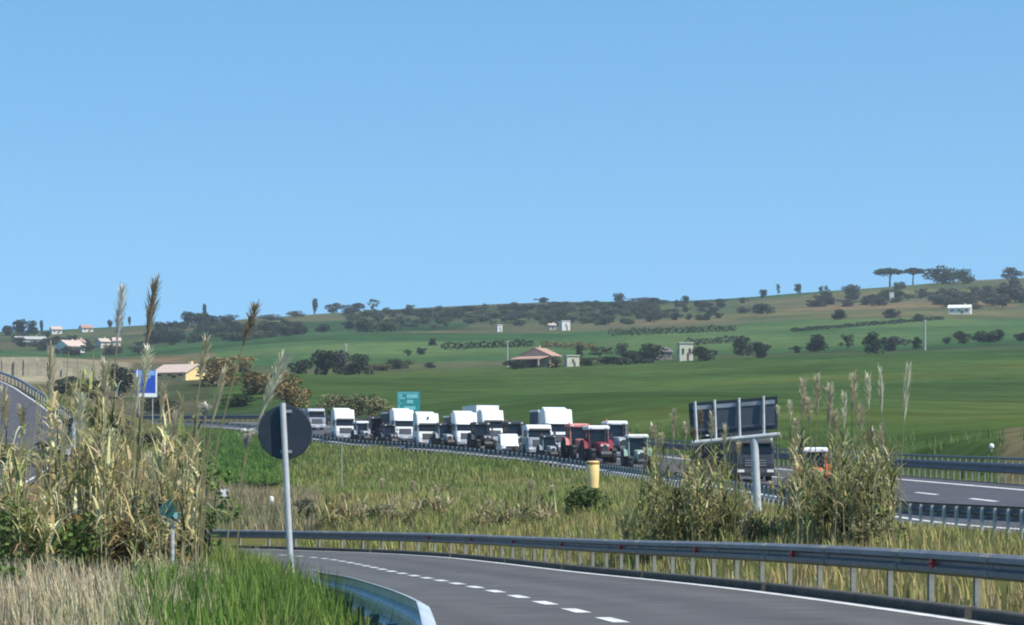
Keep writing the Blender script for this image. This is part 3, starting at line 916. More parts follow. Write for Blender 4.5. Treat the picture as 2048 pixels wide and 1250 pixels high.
def give_way():
    p = hit(447, 1012, 118)
    t = thing('give_way_sign', 'small white inverted triangle sign in dry grass left of the pole', 'sign', tuple(p))
    s = p[1] / F
    h0, h1 = 8 * s, 34 * s
    w = 11 * s
    MB().prism_y([(-w, h1), (w, h1), (w * .25, h0), (-w * .25, h0)], -.03, .0).build('sign_plate', mat('pinkish_white', (.72, .62, .62), .6), t)
    MB().prism_y([(-w * .55, h1 * .93), (w * .55, h1 * .93), (w * .1, h0 * 1.6), (-w * .1, h0 * 1.6)], -.05, -.034).build('sign_face', M_SIGNW, t)
    MB().tube([(0, .05, -.3), (0, .05, h1 * .8)], .04, 8).build('pole', M_POST, t)
    p = hit(543, 1022, 118)
    t = thing('marker_post', 'small white-topped marker post left of the sign pole', 'marker', tuple(p))
    s = p[1] / F
    MB().lathe_z([(.05, -.2), (.05, 12 * s), (.11, 13 * s)], 10).build('shaft', mat('dusty_pink', (.5, .33, .28), .8), t)
    MB().lathe_z([(.10, 13 * s), (.14, 18 * s), (.10, 26 * s), (.03, 28 * s)], 10).build('cap', M_OFFW, t)
give_way()

def nose_marker():
    d = 128.0
    b = P(1186, 992, d); z0 = g1(b[0], b[1])
    t = thing('nose_marker', 'yellow upright plastic lane marker in front of the red tractors', 'marker', (b[0], b[1], z0))
    s = d / F
    zt = (P(1186, 922, d)[2]) - z0
    MB().lathe_z([(.22, -.2), (.24, .25), (.285, zt * .55), (.30, zt - .05), (.27, zt)], 18).build('body', M_YELLOW, t, smooth=True)
    MB().lathe_z([(.305, zt - .16), (.31, zt - .15), (.31, zt - .06), (.305, zt - .05)], 18).build('band', mat('yellow_brown', (.30, .17, .03), .6), t)
    MB().lathe_z([(.26, zt), (.24, zt + .03), (.05, zt + .05)], 18).build('cap', M_PLASTIC, t)
nose_marker()

def pole(name, label, px, row_top, row_base, dmin, r, m, cat='pole', group=None, arms=True):
    p = hit(px, row_base, dmin)
    h = (row_base - row_top) * p[1] / F
    t = thing(name, label, cat, tuple(p), group=group)
    MB().tube([(0, 0, -.3), (0, 0, h * .5), (0, 0, h)], [r, r * .85, r * .7], 8).build('shaft', m, t)
    if arms:
        MB().box((0, 0, h - .25), (.9, .08, .10)).build('cross_arm', m, t)
        for s in (-.35, .35):
            MB().lathe_z([(.04, 0), (.07, .06), (.04, .14), (.02, .16)], 8).build('insulator', M_OFFW, t, (s, 0, h - .20))
    else:
        MB().lathe_z([(r, 0), (r * 1.3, .03), (r * .5, .08)], 8).build('cap', m, t, (0, 0, h))
M_POLEG = mat('pole_concrete', (.36, .37, .34), .9, var=.15)
pole('utility_pole', 'pale utility pole in front of the dark tree group', 692, 688, 746, 560, .20, M_POLEG)
pole('utility_pole', 'pale utility pole beside the pink farmhouse', 1015, 682, 735, 560, .20, M_POLEG)
pole('utility_pole', 'tall pale utility pole in the hedgerow on the right', 1850, 640, 701, 560, .26, M_POLEG)
pole('marker_post', 'thin pale post in the dry verge below the farthest lorry', 683, 888, 985, 130, .055, mat('dull_post', (.26, .28, .20), .9), 'post', arms=False)

def ball_lamp():
    p = hit(1983, 905, 122)
    t = thing('marker_post', 'white ball-topped marker behind the far guardrail', 'marker', tuple(p))
    s = p[1] / F
    MB().tube([(0, 0, -.3), (0, 0, 6 * s)], .05, 8).build('shaft', M_POST, t)
    MB().lathe_z([(.04, 0), (.12, .06), (.16, .17), (.12, .28), (.04, .33)], 12).build('ball', M_WHITE, t, (0, 0, 4 * s), smooth=True)
ball_lamp()

# ------------------------------------------------------------------ houses
M_TILE = mat('roof_tile', (.42, .25, .19), .9, var=.25, scale=2)
M_TILEP = mat('roof_tile_pale', (.55, .42, .36), .9, var=.2, scale=2)
M_WALLP = mat('wall_pinkish', (.52, .38, .29), .9, var=.15, scale=1)
M_WALLW = mat('wall_white', (.66, .64, .58), .9, var=.08, scale=1)
M_WALLY = mat('wall_yellow', (.80, .58, .26), .9, var=.08, scale=1)
M_WALLG = mat('wall_grey', (.42, .41, .38), .9, var=.15, scale=1)
M_WALLC = mat('wall_cream', (.55, .52, .40), .9, var=.12, scale=1)
M_PANE = mat('house_pane', (.03, .035, .04), .3, var=.1)
def house(label, px, row, dmin, w_px, h_px, depth, rz, wall_m, roof_m, name='house', pitch=.32, nwin=3, wing=None, group=None, flat=False, porch=False):
    p = hit(px, row, dmin)
    s = p[1] / F
    w, h = w_px * s, h_px * s
    t = thing(name, label, 'house', tuple(p), rz, group)
    rh = 0 if flat else pitch * depth / 2
    hw = h - rh
    MB().prism_x([(-depth / 2, -1.2), (-depth / 2, hw), (0, h), (depth / 2, hw), (depth / 2, -1.2)] if not flat else [(-depth / 2, -1.2), (-depth / 2, hw), (depth / 2, hw), (depth / 2, -1.2)], -w / 2, w / 2).build('wall', wall_m, t)
    rb = MB()
    if flat:
        rb.box((0, 0, hw + .12), (w + .4, depth + .4, .22))
    else:
        e = .45
        for q in (-1, 1):
            rb.prism_x([(0, h + .02), (q * (depth / 2 + e), hw - pitch * e + .02), (q * (depth / 2 + e), hw - pitch * e + .22), (0, h + .24)], -w / 2 - .3, w / 2 + .3)
    ro = rb.build('roof', roof_m, t)
    if not flat:
        MB().box((w * .22, depth * .12, h + .25), (.6, .6, 1.0)).build('chimney', wall_m, ro)
    ww = min(.95, w * .16); wh = min(1.3, hw * .3)
    for k in range(nwin):
        x = -w / 2 + w * (k + .5) / nwin
        for z in ([hw * .55] if hw < 4.5 else [hw * .3, hw * .72]):
            wo_ = MB().box((x, -depth / 2 - .02, z), (ww, .06, wh)).build('window', M_PANE, t)
            MB().box((x, -depth / 2 - .06, z - wh / 2 - .05), (ww + .2, .14, .08)).build('sill', wall_m, wo_)
    for q in (-1, 1):
        MB().box((q * (w / 2 + .02), 0, hw * .5), (.06, ww, wh)).build('window', M_PANE, t)
    MB().box((w * .12, -depth / 2 - .02, min(.9, hw * .22)), (min(1.0, w * .16), .05, min(2.0, hw * .45))).build('door', mat('door_wood', (.10, .07, .05), .8), t)
    if porch:
        MB().prism_y([(-w / 2 - 5, hw * .62), (-w / 2, hw * .98), (-w / 2, hw * .98 - .2), (-w / 2 - 5, hw * .62 - .2)], -depth / 2, depth / 2).build('porch_roof', roof_m, t)
        for y in (-depth / 2 + .2, depth / 2 - .2):
            MB().box((-w / 2 - 4.7, y, hw * .28), (.3, .3, hw * .62)).build('porch_post', wall_m, t)
        MB().box((-w / 2 - 2.3, .8, hw * .25), (4.0, depth * .5, hw * .5)).build('store', mat('brown_store', (.08, .06, .05), .9), t)
    return t
house('pink farmhouse with gable facing right at the top of the green field', 1080, 734, 560, 40, 36, 8.0, math.radians(58), M_WALLP, M_TILE, 'farmhouse', .42, 2, porch=True)
house('small cream outbuilding right of the pink farmhouse', 1143, 733, 560, 25, 20, 3.5, .2, M_WALLC, M_WALLC, 'outbuilding', flat=True, nwin=1)
house('cream stone tower house at the field edge among hedges', 1370, 722, 560, 27, 34, 4.0, .1, M_WALLC, M_WALLC, 'tower_house', flat=True, nwin=2)
house('grey farm shed hidden in trees left of the stone tower', 1316, 720, 580, 40, 24, 5.0, .5, mat('wall_brown', (.16, .14, .12), .9), mat('roof_slate', (.14, .13, .13), .8), 'shed', .4, 3)
house('white cottage on the hillside above the pink farmhouse', 1129, 661, 900, 17, 18, 4.0, .3, M_WALLW, M_WALLW, 'cottage', flat=True, nwin=1)
house('dim pale hut just left of the white hillside cottage', 1104, 660, 900, 13, 12, 4.0, .1, M_WALLG, M_TILEP, 'cottage', .3, 1)
house('tiny white hut alone on the hillside left of centre', 998, 664, 900, 10, 13, 2.5, .3, M_WALLW, M_WALLW, 'cottage', flat=True, nwin=1)
house('low white farmhouse high on the right hillside', 1920, 628, 900, 44, 17, 7.0, -.25, M_WALLW, M_WALLW, 'farmhouse', .35, 3)
house('tiny white gatehouse under the stone pines', 1783, 602, 1000, 8, 16, 2.5, 0, M_WALLW, M_WALLW, 'cottage', flat=True, nwin=1)
house('long yellow house with pale roof beside the blue sign', 362, 760, 430, 78, 26, 7.0, math.radians(-28), M_WALLY, M_TILEP, 'house', .4, 3)
house('long whitewashed barn with sloping roof in the left village', 140, 706, 760, 40, 24, 10.0, .7, M_WALLW, M_TILEP, 'barn', .45, 3)
house('white village house right of the long barn', 160, 704, 760, 14, 24, 5.0, .5, M_WALLW, M_TILE, 'house', .4, 1)
house('pale village house at the right end of the left village', 206, 696, 760, 20, 18, 6.0, .5, M_WALLC, M_TILEP, 'house', .4, 1)
house('round-topped cream village house beside the reed plume', 233, 692, 760, 15, 16, 5.0, .2, M_WALLC, M_TILEP, 'house', .5, 1)
house('small terracotta-roofed house on the left skyline', 172, 664, 1100, 22, 13, 7.0, .4, M_WALLW, M_TILE, 'house', .4, 2)
house('pale roofed house on the skyline above the left village', 112, 668, 1100, 20, 14, 7.0, .3, M_WALLW, M_TILEP, 'house', .4, 2)
house('long grey-roofed shed on the far left ridge', 60, 684, 1000, 60, 10, 8.0, .3, M_WALLG, M_WALLG, 'shed', .3, 3)

# pale rock bank at the left, as one broken ledge of blocks
def bank_wall():
    w = thing('retaining_wall', 'pale stone bank wall behind the reeds at the left edge', 'wall', tuple(hit(120, 748, 440)))
    o = np.array(w.location)
    m = mat('bank_stone', (.42, .36, .26), .95, var=.3, scale=.8)
    px = -40
    while px < 250:
        wpx = random.uniform(18, 34)
        p = P(px + wpx / 2, 748, 482); z = g1(p[0], p[1])
        h = (32 if px < 110 else 17) * 482 / F * random.uniform(.85, 1.1)
        b = MB(); b.box((0, 0, h / 2 - .5), (wpx * 482 / F * .97, 1.6 + random.random(), h + 1), rz=random.uniform(-.15, .15), taper=.96)
        b.build('stone_block', m, w, (p[0] - o[0], p[1] - o[1] + random.uniform(-.4, .4), z - o[2]))
        px += wpx
bank_wall()

# ------------------------------------------------------------------ trees and shrubs
def leaf_cloud(lobes, n, size, rng, flat=.0):
    """lobes: (cx,cy,cz,rx,ry,rz). Small leaf faces through each lobe's shell and inside."""
    vol = np.array([l[3] * l[4] * l[5] for l in lobes]) ** .67
    pick = rng.choice(len(lobes), n, p=vol / vol.sum())
    L = np.array(lobes)[pick]
    d = rng.normal(size=(n, 3)); d /= np.linalg.norm(d, axis=1)[:, None]
    r = rng.uniform(.35, 1.0, n) ** .5 * (1 + rng.normal(0, .06, n))
    c = L[:, :3] + d * L[:, 3:] * r[:, None]
    a = rng.normal(size=(n, 3)); a[:, 2] *= (1 - flat); a /= np.linalg.norm(a, axis=1)[:, None]
    b = np.cross(a, rng.normal(size=(n, 3))); b /= np.linalg.norm(b, axis=1)[:, None]
    s = size * rng.uniform(.6, 1.4, n)[:, None]
    V = np.stack([c - a * s, c + b * s * .55, c + a * s, c - b * s * .55], 1).reshape(-1, 3)
    T = np.arange(n * 4).reshape(n, 4)
    return V, T

PROTO = {}
def tree_proto(kind, var):
    k = (kind, var)
    if k in PROTO:
        return PROTO[k]
    rng = np.random.default_rng(hash((len(kind), sum(map(ord, kind)), var)) % 99991)
    tr = MB(); lobes = []
    n, sz = 1500, .042
    if kind == 'round':
        th = .20
        for i in range(15):
            a = rng.uniform(0, 6.28); q = rng.uniform(.05, .36); z = rng.uniform(.20, .84)
            s = rng.uniform(.15, .24) * (1.1 - .5 * abs(z - .5))
            lobes.append((q * math.cos(a), q * math.sin(a), z, s, s, s * .9))
    elif kind == 'bush':
        th = .12
        for i in range(15):
            a = rng.uniform(0, 6.28); q = rng.uniform(.05, .42); z = rng.uniform(.05, .80) * (1.15 - q)
            s = rng.uniform(.14, .24)
            lobes.append((q * math.cos(a), q * math.sin(a), max(z, .12), s, s, s * .85))
    elif kind == 'pine':
        th = .62
        n, sz = 2200, .035
        for i in range(22):
            a = rng.uniform(0, 6.28); q = .42 * rng.uniform(0, 1) ** .6
            s = rng.uniform(.12, .19)
            lobes.append((q * math.cos(a), q * math.sin(a), .78 + .08 * (1 - q * 2) + rng.uniform(-.05, .05), s, s, s * .85))
    elif kind == 'cypress':
        th = .10
        for i in range(9):
            z = .08 + .84 * i / 8
            s = .42 * math.sin(math.pi * min(1, .25 + .75 * (1 - z))) * .9
            lobes.append((rng.uniform(-.06, .06), rng.uniform(-.06, .06), z, max(s, .1), max(s, .1), .10))
    elif kind == 'airy':
        th = .30
        n, sz = 900, .036
        for i in range(14):
            a = rng.uniform(0, 6.28); q = rng.uniform(.05, .38); z = rng.uniform(.28, .88)
            s = rng.uniform(.08, .16)
            lobes.append((q * math.cos(a), q * math.sin(a), z, s, s, s))
    V, T = leaf_cloud(lobes, n, sz, rng)
    crown = npmesh('crown', V, T)
    r0 = .028 if kind != 'bush' else .02
    tr.tube([(0, 0, -.12), (rng.uniform(-.02, .02), rng.uniform(-.02, .02), th * .5), (rng.uniform(-.03, .03), 0, th), (0, 0, min(th + .22, .85))], [r0 * 1.3, r0, r0 * .8, r0 * .3], 6)
    for l in lobes[:6]:
        tr.tube([(0, 0, th * rng.uniform(.6, 1.0)), (l[0] * .5, l[1] * .5, (th + l[2]) / 2), (l[0], l[1], l[2])], [r0 * .6, r0 * .4, r0 * .15], 5)
    PROTO[k] = (tr.mesh('trunk'), crown)
    return PROTO[k]

def leafmat(*a, **k):
    m = mat(*a, spec=.1, **k)
    nt = m.node_tree
    oi = nt.nodes.new('ShaderNodeObjectInfo')
    mr = nt.nodes.new('ShaderNodeMapRange'); mr.inputs['To Min'].default_value = .75; mr.inputs['To Max'].default_value = 1.55
    nt.links.new(oi.outputs['Random'], mr.inputs['Value'])
    mx = [n for n in nt.nodes if n.bl_idname == 'ShaderNodeMix'][0]
    mu = nt.nodes.new('ShaderNodeMix'); mu.data_type = 'RGBA'; mu.blend_type = 'MULTIPLY'; mu.inputs['Factor'].default_value = 1.0
    outs = [l.to_socket for l in mx.outputs['Result'].links]
    nt.links.new(mx.outputs['Result'], mu.inputs['A']); nt.links.new(mr.outputs[0], mu.inputs['B'])
    for o in outs:
        nt.links.new(mu.outputs['Result'], o)
    return m
LEAF = {
 'dark': leafmat('leaf_dark', (.040, .052, .034), .8, var=.45, scale=5, translucent=.15),
 'olive': leafmat('leaf_olive', (.085, .098, .060), .8, var=.4, scale=5, translucent=.15),
 'green': leafmat('leaf_green', (.065, .105, .035), .8, var=.4, scale=5, translucent=.2),
 'grey': leafmat('leaf_grey', (.075, .072, .065), .85, var=.35, scale=5, translucent=.1),
 'rust': leafmat('leaf_rust', (.20, .145, .06), .85, var=.45, scale=4, translucent=.1),
 'tan': leafmat('leaf_tan', (.21, .20, .10), .85, var=.4, scale=4, translucent=.1),
 'bright': leafmat('leaf_bright', (.10, .15, .045), .8, var=.35, scale=5, translucent=.25),
}
M_BARK = mat('bark', (.07, .055, .04), .95, var=.3, scale=8)
CMESH = {}
def tree(label, px, row, w_px, h_px, kind, leaf, dmin=560, name=None, group=None, loc=None, sink=.0):
    p = hit(px, row, dmin) if loc is None else np.array(loc)
    s = p[1] / F
    v = random.randrange(4)
    tm, cm = tree_proto(kind, v)
    key = (kind, v, leaf)
    if key not in CMESH:
        c = cm.copy(); c.materials.clear(); c.materials.append(LEAF[leaf]); CMESH[key] = c
    nm = name or {'round': 'tree', 'bush': 'shrub', 'pine': 'stone_pine', 'cypress': 'cypress_tree', 'airy': 'tree'}[kind]
    cat = {'stone_pine': 'tree', 'cypress_tree': 'tree', 'tree': 'tree', 'olive_tree': 'tree'}.get(nm, 'shrub')
    t = thing(nm, label, cat, tuple(p), random.uniform(0, 6.28), group)
    w = w_px * s * 1.12
    t.scale = (w, w, h_px * s * 1.04)
    if kind == 'round' and p[1] > 560:
        t.location.z -= h_px * s * .14
    link('trunk', tm, M_BARK, t)
    o = bpy.data.objects.new('crown', CMESH[key]); o.parent = t; COL.objects.link(o)
    return t

# skyline, left to right
for a in [
 ('dark round tree at the far left end of the skyline', 14, 672, 36, 24, 'round', 'dark', 1100),
 ('tall dark tree of the left skyline grove', 40, 672, 36, 38, 'round', 'dark', 1100),
 ('dark tree at the right of the left skyline grove', 64, 670, 26, 36, 'round', 'dark', 1100),
 ('slim cypress standing right of the left skyline grove', 83, 668, 9, 26, 'cypress', 'dark', 1100),
 ('small dark round tree on the skyline left of the pale plume', 219, 655, 12, 20, 'round', 'dark', 1100),
 ('small dark round tree on the skyline right of the pale plume', 238, 654, 16, 20, 'round', 'dark', 1100),
 ('short cypress on the skyline between two reed plumes', 259, 652, 8, 18, 'cypress', 'dark', 1100),
 ('dark tree at the left of the skyline wood beside the brown plume', 376, 652, 32, 34, 'round', 'dark', 1100),
 ('broad dark tree in the skyline wood under the cypress', 398, 655, 46, 34, 'round', 'dark', 1100),
 ('cypress rising out of the dark skyline wood', 409, 640, 10, 34, 'cypress', 'dark', 1100),
 ('dark tree at the right of the skyline wood', 424, 652, 30, 26, 'round', 'dark', 1100),
 ('low dark skyline tree left of the leaning plume', 455, 646, 44, 20, 'bush', 'dark', 1100),
 ('low olive shrub on the skyline right of the leaning plume', 540, 641, 60, 14, 'bush', 'olive', 1100),
 ('low shrub on the skyline left of the lone column tree', 590, 634, 44, 14, 'bush', 'grey', 1100),
 ('lone dark column-shaped tree on the skyline', 630, 628, 14, 30, 'cypress', 'dark', 1100),
 ('grey-brown tree at the left of the skyline thicket', 668, 626, 38, 22, 'bush', 'grey', 1100),
 ('grey-brown tree in the middle of the skyline thicket', 708, 624, 44, 20, 'bush', 'grey', 1100),
 ('taller grey tree at the right end of the skyline thicket', 747, 624, 24, 26, 'airy', 'grey', 1100),
 ('small tree on the skyline right of the thicket', 820, 622, 18, 16, 'round', 'olive', 1100),
 ('low dark skyline bush above the white hut', 1085, 606, 30, 12, 'bush', 'grey', 1100),
 ('dark bushy tree alone on the middle of the skyline', 1238, 604, 24, 22, 'round', 'dark', 1100),
 ('grey shrub on the skyline right of the lone bushy tree', 1300, 606, 70, 12, 'bush', 'grey', 1100),
 ('small dark tree where the skyline starts to climb', 1371, 608, 20, 18, 'bush', 'dark', 1100),
 ('first of three dark trees on the climbing skyline', 1527, 596, 18, 20, 'round', 'dark', 1100),
 ('thin middle one of three trees on the climbing skyline', 1556, 592, 12, 24, 'airy', 'dark', 1100),
 ('third and tallest of three trees on the climbing skyline', 1595, 588, 16, 24, 'round', 'dark', 1100),
 ('broad dark tree on the climbing skyline left of the pines', 1705, 592, 38, 30, 'round', 'dark', 1100),
 ('small tree under the two stone pines', 1800, 580, 26, 20, 'bush', 'dark', 1100),
 ('left stone pine with a wide flat crown on the ridge', 1780, 568, 56, 36, 'pine', 'dark', 1100),
 ('right smaller stone pine with flat crown on the ridge', 1826, 570, 44, 33, 'pine', 'dark', 1100),
 ('large spreading dark tree right of the stone pines', 1886, 568, 76, 42, 'round', 'dark', 1100),
 ('grey-green tree touching the large spreading ridge tree', 1926, 568, 48, 34, 'bush', 'dark', 1100),
 ('dark bush under the large spreading ridge tree', 1905, 600, 34, 24, 'bush', 'dark', 1100),
 ('grey bare tree at the right end of the ridge', 2022, 580, 70, 44, 'airy', 'grey', 1100),
 ('grey thicket tree on the right edge below the ridge', 2030, 606, 70, 44, 'bush', 'grey', 1000),
 ('grey shrub left of the right edge thicket', 1985, 612, 50, 30, 'bush', 'grey', 1000),
 ('dark round bush on the right hillside, upper left one', 1525, 628, 48, 22, 'bush', 'dark', 900),
 ('flat dark bush on the right hillside below the skyline trees', 1626, 614, 40, 16, 'bush', 'dark', 1000),
 ('dark bush in the middle of the right hillside meadow', 1680, 640, 36, 24, 'bush', 'dark', 900),
 ('dark bush right of the hillside meadow', 1783, 637, 36, 20, 'bush', 'dark', 900),
 ('green bush left of the white right farmhouse', 1835, 640, 26, 14, 'bush', 'green', 900),
 ('dark tree behind the white right farmhouse', 1915, 610, 50, 26, 'bush', 'grey', 1000),
 ('small bush on the left hillside below the tan meadow', 609, 668, 14, 18, 'round', 'dark', 900),
 ('bush on the left hillside under the column tree', 648, 665, 36, 18, 'bush', 'dark', 900),
 ('broad bush group on the hillside above the dark tree group', 735, 664, 58, 32, 'bush', 'olive', 900),
 ('green bush right of the broad hillside bush group', 782, 664, 46, 26, 'bush', 'olive', 900),
 ('dark round tree on the hillside slope left of the tiny hut', 847, 648, 16, 20, 'round', 'dark', 900),
 ('round dark bush alone in the upper green field', 865, 692, 18, 18, 'round', 'dark', 700),
 ('round bush at the lower corner of the upper field', 843, 710, 20, 18, 'round', 'dark', 680),
 ('small bush left of the upper field corner bush', 816, 712, 16, 14, 'bush', 'green', 680),
 ('low dark bush on the top edge of the big field', 858, 737, 28, 14, 'bush', 'dark', 600),
 ('brushy scrub on the field edge right of the dark trees', 800, 738, 60, 22, 'bush', 'olive', 600),
 ('scrub strip at the field edge left of the low dark bush', 760, 742, 46, 18, 'bush', 'tan', 600),
 ('left dark bush of the tree group behind the teal sign', 600, 748, 50, 32, 'bush', 'dark', 580),
 ('tall dark tree of the group left of the utility pole', 650, 750, 70, 58, 'round', 'dark', 580),
 ('dark tree of the group just behind the utility pole', 682, 750, 50, 52, 'bush', 'grey', 590),
 ('dark tree of the group right of the utility pole', 718, 750, 58, 52, 'round', 'dark', 580),
 ('brown dark bush right of the stone tower', 1410, 722, 52, 32, 'bush', 'dark', 580),
 ('dark tree over the grey farm shed', 1296, 722, 60, 40, 'bush', 'dark', 560),
 ('dark hedge tree left of the grey farm shed', 1265, 724, 44, 26, 'bush', 'dark', 560),
 ('round olive tree right of the pink farmhouse', 1243, 710, 28, 30, 'round', 'olive', 640),
 ('low dark hedge at the field edge right of the outbuilding', 1215, 728, 66, 16, 'bush', 'dark', 560),
 ('narrow dark tree rising behind the outbuilding', 1160, 716, 16, 34, 'round', 'dark', 640),
 ('dark bush against the small outbuilding', 1170, 732, 30, 20, 'bush', 'dark', 560),
 ('dark bush under the gable of the pink farmhouse', 1110, 736, 34, 22, 'bush', 'green', 555),
 ('bush at the left foot of the pink farmhouse', 1034, 738, 50, 22, 'bush', 'dark', 560),
 ('grey pruned tree between the farmhouse and round olive', 1200, 716, 60, 24, 'airy', 'grey', 640),
 ('left dark tree of the right field-edge row', 1485, 712, 48, 42, 'bush', 'dark', 580),
 ('second dark tree of the right field-edge row', 1518, 716, 44, 36, 'bush', 'dark', 580),
 ('small round bush alone in the right field-edge row', 1592, 706, 22, 16, 'bush', 'dark', 580),
 ('tall dark bush with forked top in the field-edge row', 1636, 706, 50, 42, 'bush', 'dark', 580),
 ('thin bush in the middle of the field-edge row', 1696, 700, 38, 30, 'airy', 'dark', 580),
 ('largest dark bush of the right field-edge row', 1748, 708, 46, 46, 'bush', 'dark', 580),
 ('grey-brown bush right of the largest field-edge bush', 1785, 702, 50, 32, 'bush', 'grey', 580),
 ('dark bush left of the tall utility pole', 1832, 698, 26, 26, 'bush', 'dark', 580),
 ('small dark bush right of the tall utility pole', 1895, 688, 18, 16, 'bush', 'dark', 580),
 ('dark bush of the right-hand hedge, third from the edge', 1925, 688, 34, 28, 'bush', 'dark', 580),
 ('long dark bush of the right-hand hedge', 1968, 686, 50, 28, 'bush', 'dark', 580),
 ('taller bush in the right-hand hedge near the edge', 1998, 684, 26, 28, 'bush', 'dark', 580),
 ('last dark bush cut by the right edge of the hedge', 2044, 682, 34, 18, 'bush', 'dark', 580),
 ('rust-brown shrub right of the yellow house', 440, 772, 90, 60, 'bush', 'rust', 380),
 ('ochre shrub in the brown thicket left of the round sign', 500, 790, 90, 52, 'bush', 'rust', 360),
 ('tall rust shrub at the top of the brown thicket', 485, 755, 70, 44, 'airy', 'rust', 440),
 ('dark olive shrub at the right end of the brown thicket', 555, 795, 76, 60, 'bush', 'rust', 360),
 ('dark green shrub at the foot of the brown thicket', 470, 816, 80, 26, 'bush', 'green', 345),
 ('green-brown shrub above the round sign', 590, 820, 80, 60, 'bush', 'rust', 345),
 ('tan reedy shrub behind the farthest lorry', 665, 834, 70, 50, 'bush', 'tan', 325),
 ('tan reedy shrub between farthest lorry and teal sign', 712, 834, 80, 54, 'bush', 'tan', 325),
 ('pale brown shrub left of the teal sign', 755, 834, 60, 40, 'bush', 'tan', 325),
 ('dark green shrub right behind the farthest lorry cab', 668, 838, 60, 26, 'bush', 'green', 320),
 ('dark green shrub at the right rim of the round sign', 622, 842, 40, 32, 'bush', 'green', 320),
 ('dark leafy tree left of the blue sign', 238, 800, 64, 70, 'round', 'dark', 290),
 ('grey scrub below the blue sign', 320, 826, 80, 36, 'bush', 'olive', 280),
 ('scrubby bush left of the blue sign foot', 190, 800, 80, 44, 'bush', 'tan', 330),
 ('olive bush on the slope under the stone bank', 130, 790, 70, 40, 'bush', 'olive', 330),
 ('scrub bush beside the side road guardrail end', 170, 862, 90, 50, 'bush', 'olive', 205),
 ('dark scrub right of the side road guardrail end', 232, 880, 80, 50, 'bush', 'grey', 200),
 ('low scrub on the slope behind the reed clump', 300, 900, 90, 40, 'bush', 'olive', 190),
 ('dark green bush in the grassy hollow left of the pole', 515, 980, 110, 22, 'bush', 'green', 150),
 ('dark green bush at the foot of the yellow marker', 1172, 1036, 100, 66, 'bush', 'green', 96),
 ('low brown brush behind the guardrail right of the sign pole', 665, 1046, 90, 40, 'bush', 'rust', 112),
 ('dark brush clump behind the guardrail below the teal sign', 770, 1044, 80, 38, 'bush', 'olive', 108),
 ('dry brush clump in the middle of the central verge', 845, 1030, 70, 34, 'airy', 'tan', 108),
 ('low olive brush behind the guardrail left of the yellow marker', 1010, 1052, 90, 32, 'bush', 'olive', 98),
 ('low tan brush high on the verge under the broad square cab', 880, 990, 60, 22, 'bush', 'tan', 130),
 ('pale scrub bush low in front of the side road', 30, 935, 110, 52, 'bush', 'tan', 130),
 ('olive scrub bush in front of the side road behind the reeds', 105, 925, 90, 50, 'bush', 'olive', 140),
 ('dark scrub bush below the side road at the left edge', -20, 920, 80, 44, 'bush', 'olive', 150),
 ('grey-green shrub beside the sign pole behind the guardrail', 612, 1058, 50, 60, 'airy', 'olive', 112),
]:
    tree(*a)

# wooded hillsides: trees that nothing tells apart
LAND = [(40, 'the skyline grove'), (140, 'the long barn'), (292, 'the blue sign'), (409, 'the skyline cypress'), (517, 'the leaning plume'), (630, 'the column tree'), (692, 'the left utility pole'), (817, 'the teal sign'), (998, 'the tiny hut'),
        (1129, 'the white cottage'), (1238, 'the lone skyline tree'), (1370, 'the stone tower'), (1480, 'the big sign back'), (1595, 'the three skyline trees'), (1705, 'the broad ridge tree'), (1780, 'the stone pines'), (1920, 'the white right farmhouse'), (2030, 'the right edge thicket')]
def scatter(n, poly, label, group, kind, leaf, wr, hr, dmin, name=None):
    """poly: (px0, px1, row at px0 top, bottom; at px1 top, bottom)"""
    x0, x1, t0, b0, t1, b1 = poly
    for i in range(n):
        u = random.random(); v = random.random() ** .8
        px = x0 + (x1 - x0) * u
        top = t0 + (t1 - t0) * u; bot = b0 + (b1 - b0) * u
        k = min(LAND, key=lambda q: abs(q[0] - px))
        wv, hv, kd, lf = random.uniform(*wr), random.uniform(*hr), random.choice(kind), random.choice(leaf)
        size = ('small', 'broad')[wv > (wr[0] + wr[1]) / 2] if hv < (hr[0] + hr[1]) / 2 + 2 else 'tall'
        tint = {'olive': 'olive-green', 'dark': 'dark', 'grey': 'grey'}[lf]
        far = abs(px - k[0])
        side = ('just ' if far < 16 else '' if far < 42 else 'well ') + ('left' if px < k[0] else 'right')
        lb = f"{size} {tint} {label[0]} {'high' if v < .5 else 'low'} {label[1]}, {side} of {k[1]}"
        tree(lb, px, top + (bot - top) * v, wv, hv, kd, lf, dmin, name, group)
scatter(165, (690, 1330, 630, 664, 610, 648), ('olive tree', 'on the middle hillside'), 'olive trees on the middle hillside', ['round', 'bush', 'airy'], ['olive', 'olive', 'olive', 'dark', 'grey'], (16, 40), (9, 20), 900, 'olive_tree')
scatter(58, (300, 600, 660, 694, 646, 676), ('scrub tree', 'on the left hillside'), 'scrub trees on the left hillside', ['round', 'bush'], ['dark', 'olive', 'dark'], (24, 46), (14, 24), 800, 'tree')
scatter(30, (-20, 290, 676, 714, 664, 712), ('scrub tree', 'by the left village'), 'trees around the left village', ['round', 'bush', 'airy'], ['grey', 'dark', 'olive'], (20, 42), (12, 22), 760, 'tree')
scatter(40, (1250, 1500, 610, 645, 602, 640), ('bush', 'under the middle skyline'), 'bushes below the middle skyline', ['bush', 'round'], ['olive', 'dark', 'grey'], (14, 30), (8, 16), 900, 'shrub')
scatter(58, (1640, 2060, 592, 614, 582, 622), ('tree', 'under the right ridge'), 'trees below the right ridge', ['bush', 'airy', 'round'], ['grey', 'olive', 'dark'], (20, 40), (12, 24), 1000, 'tree')
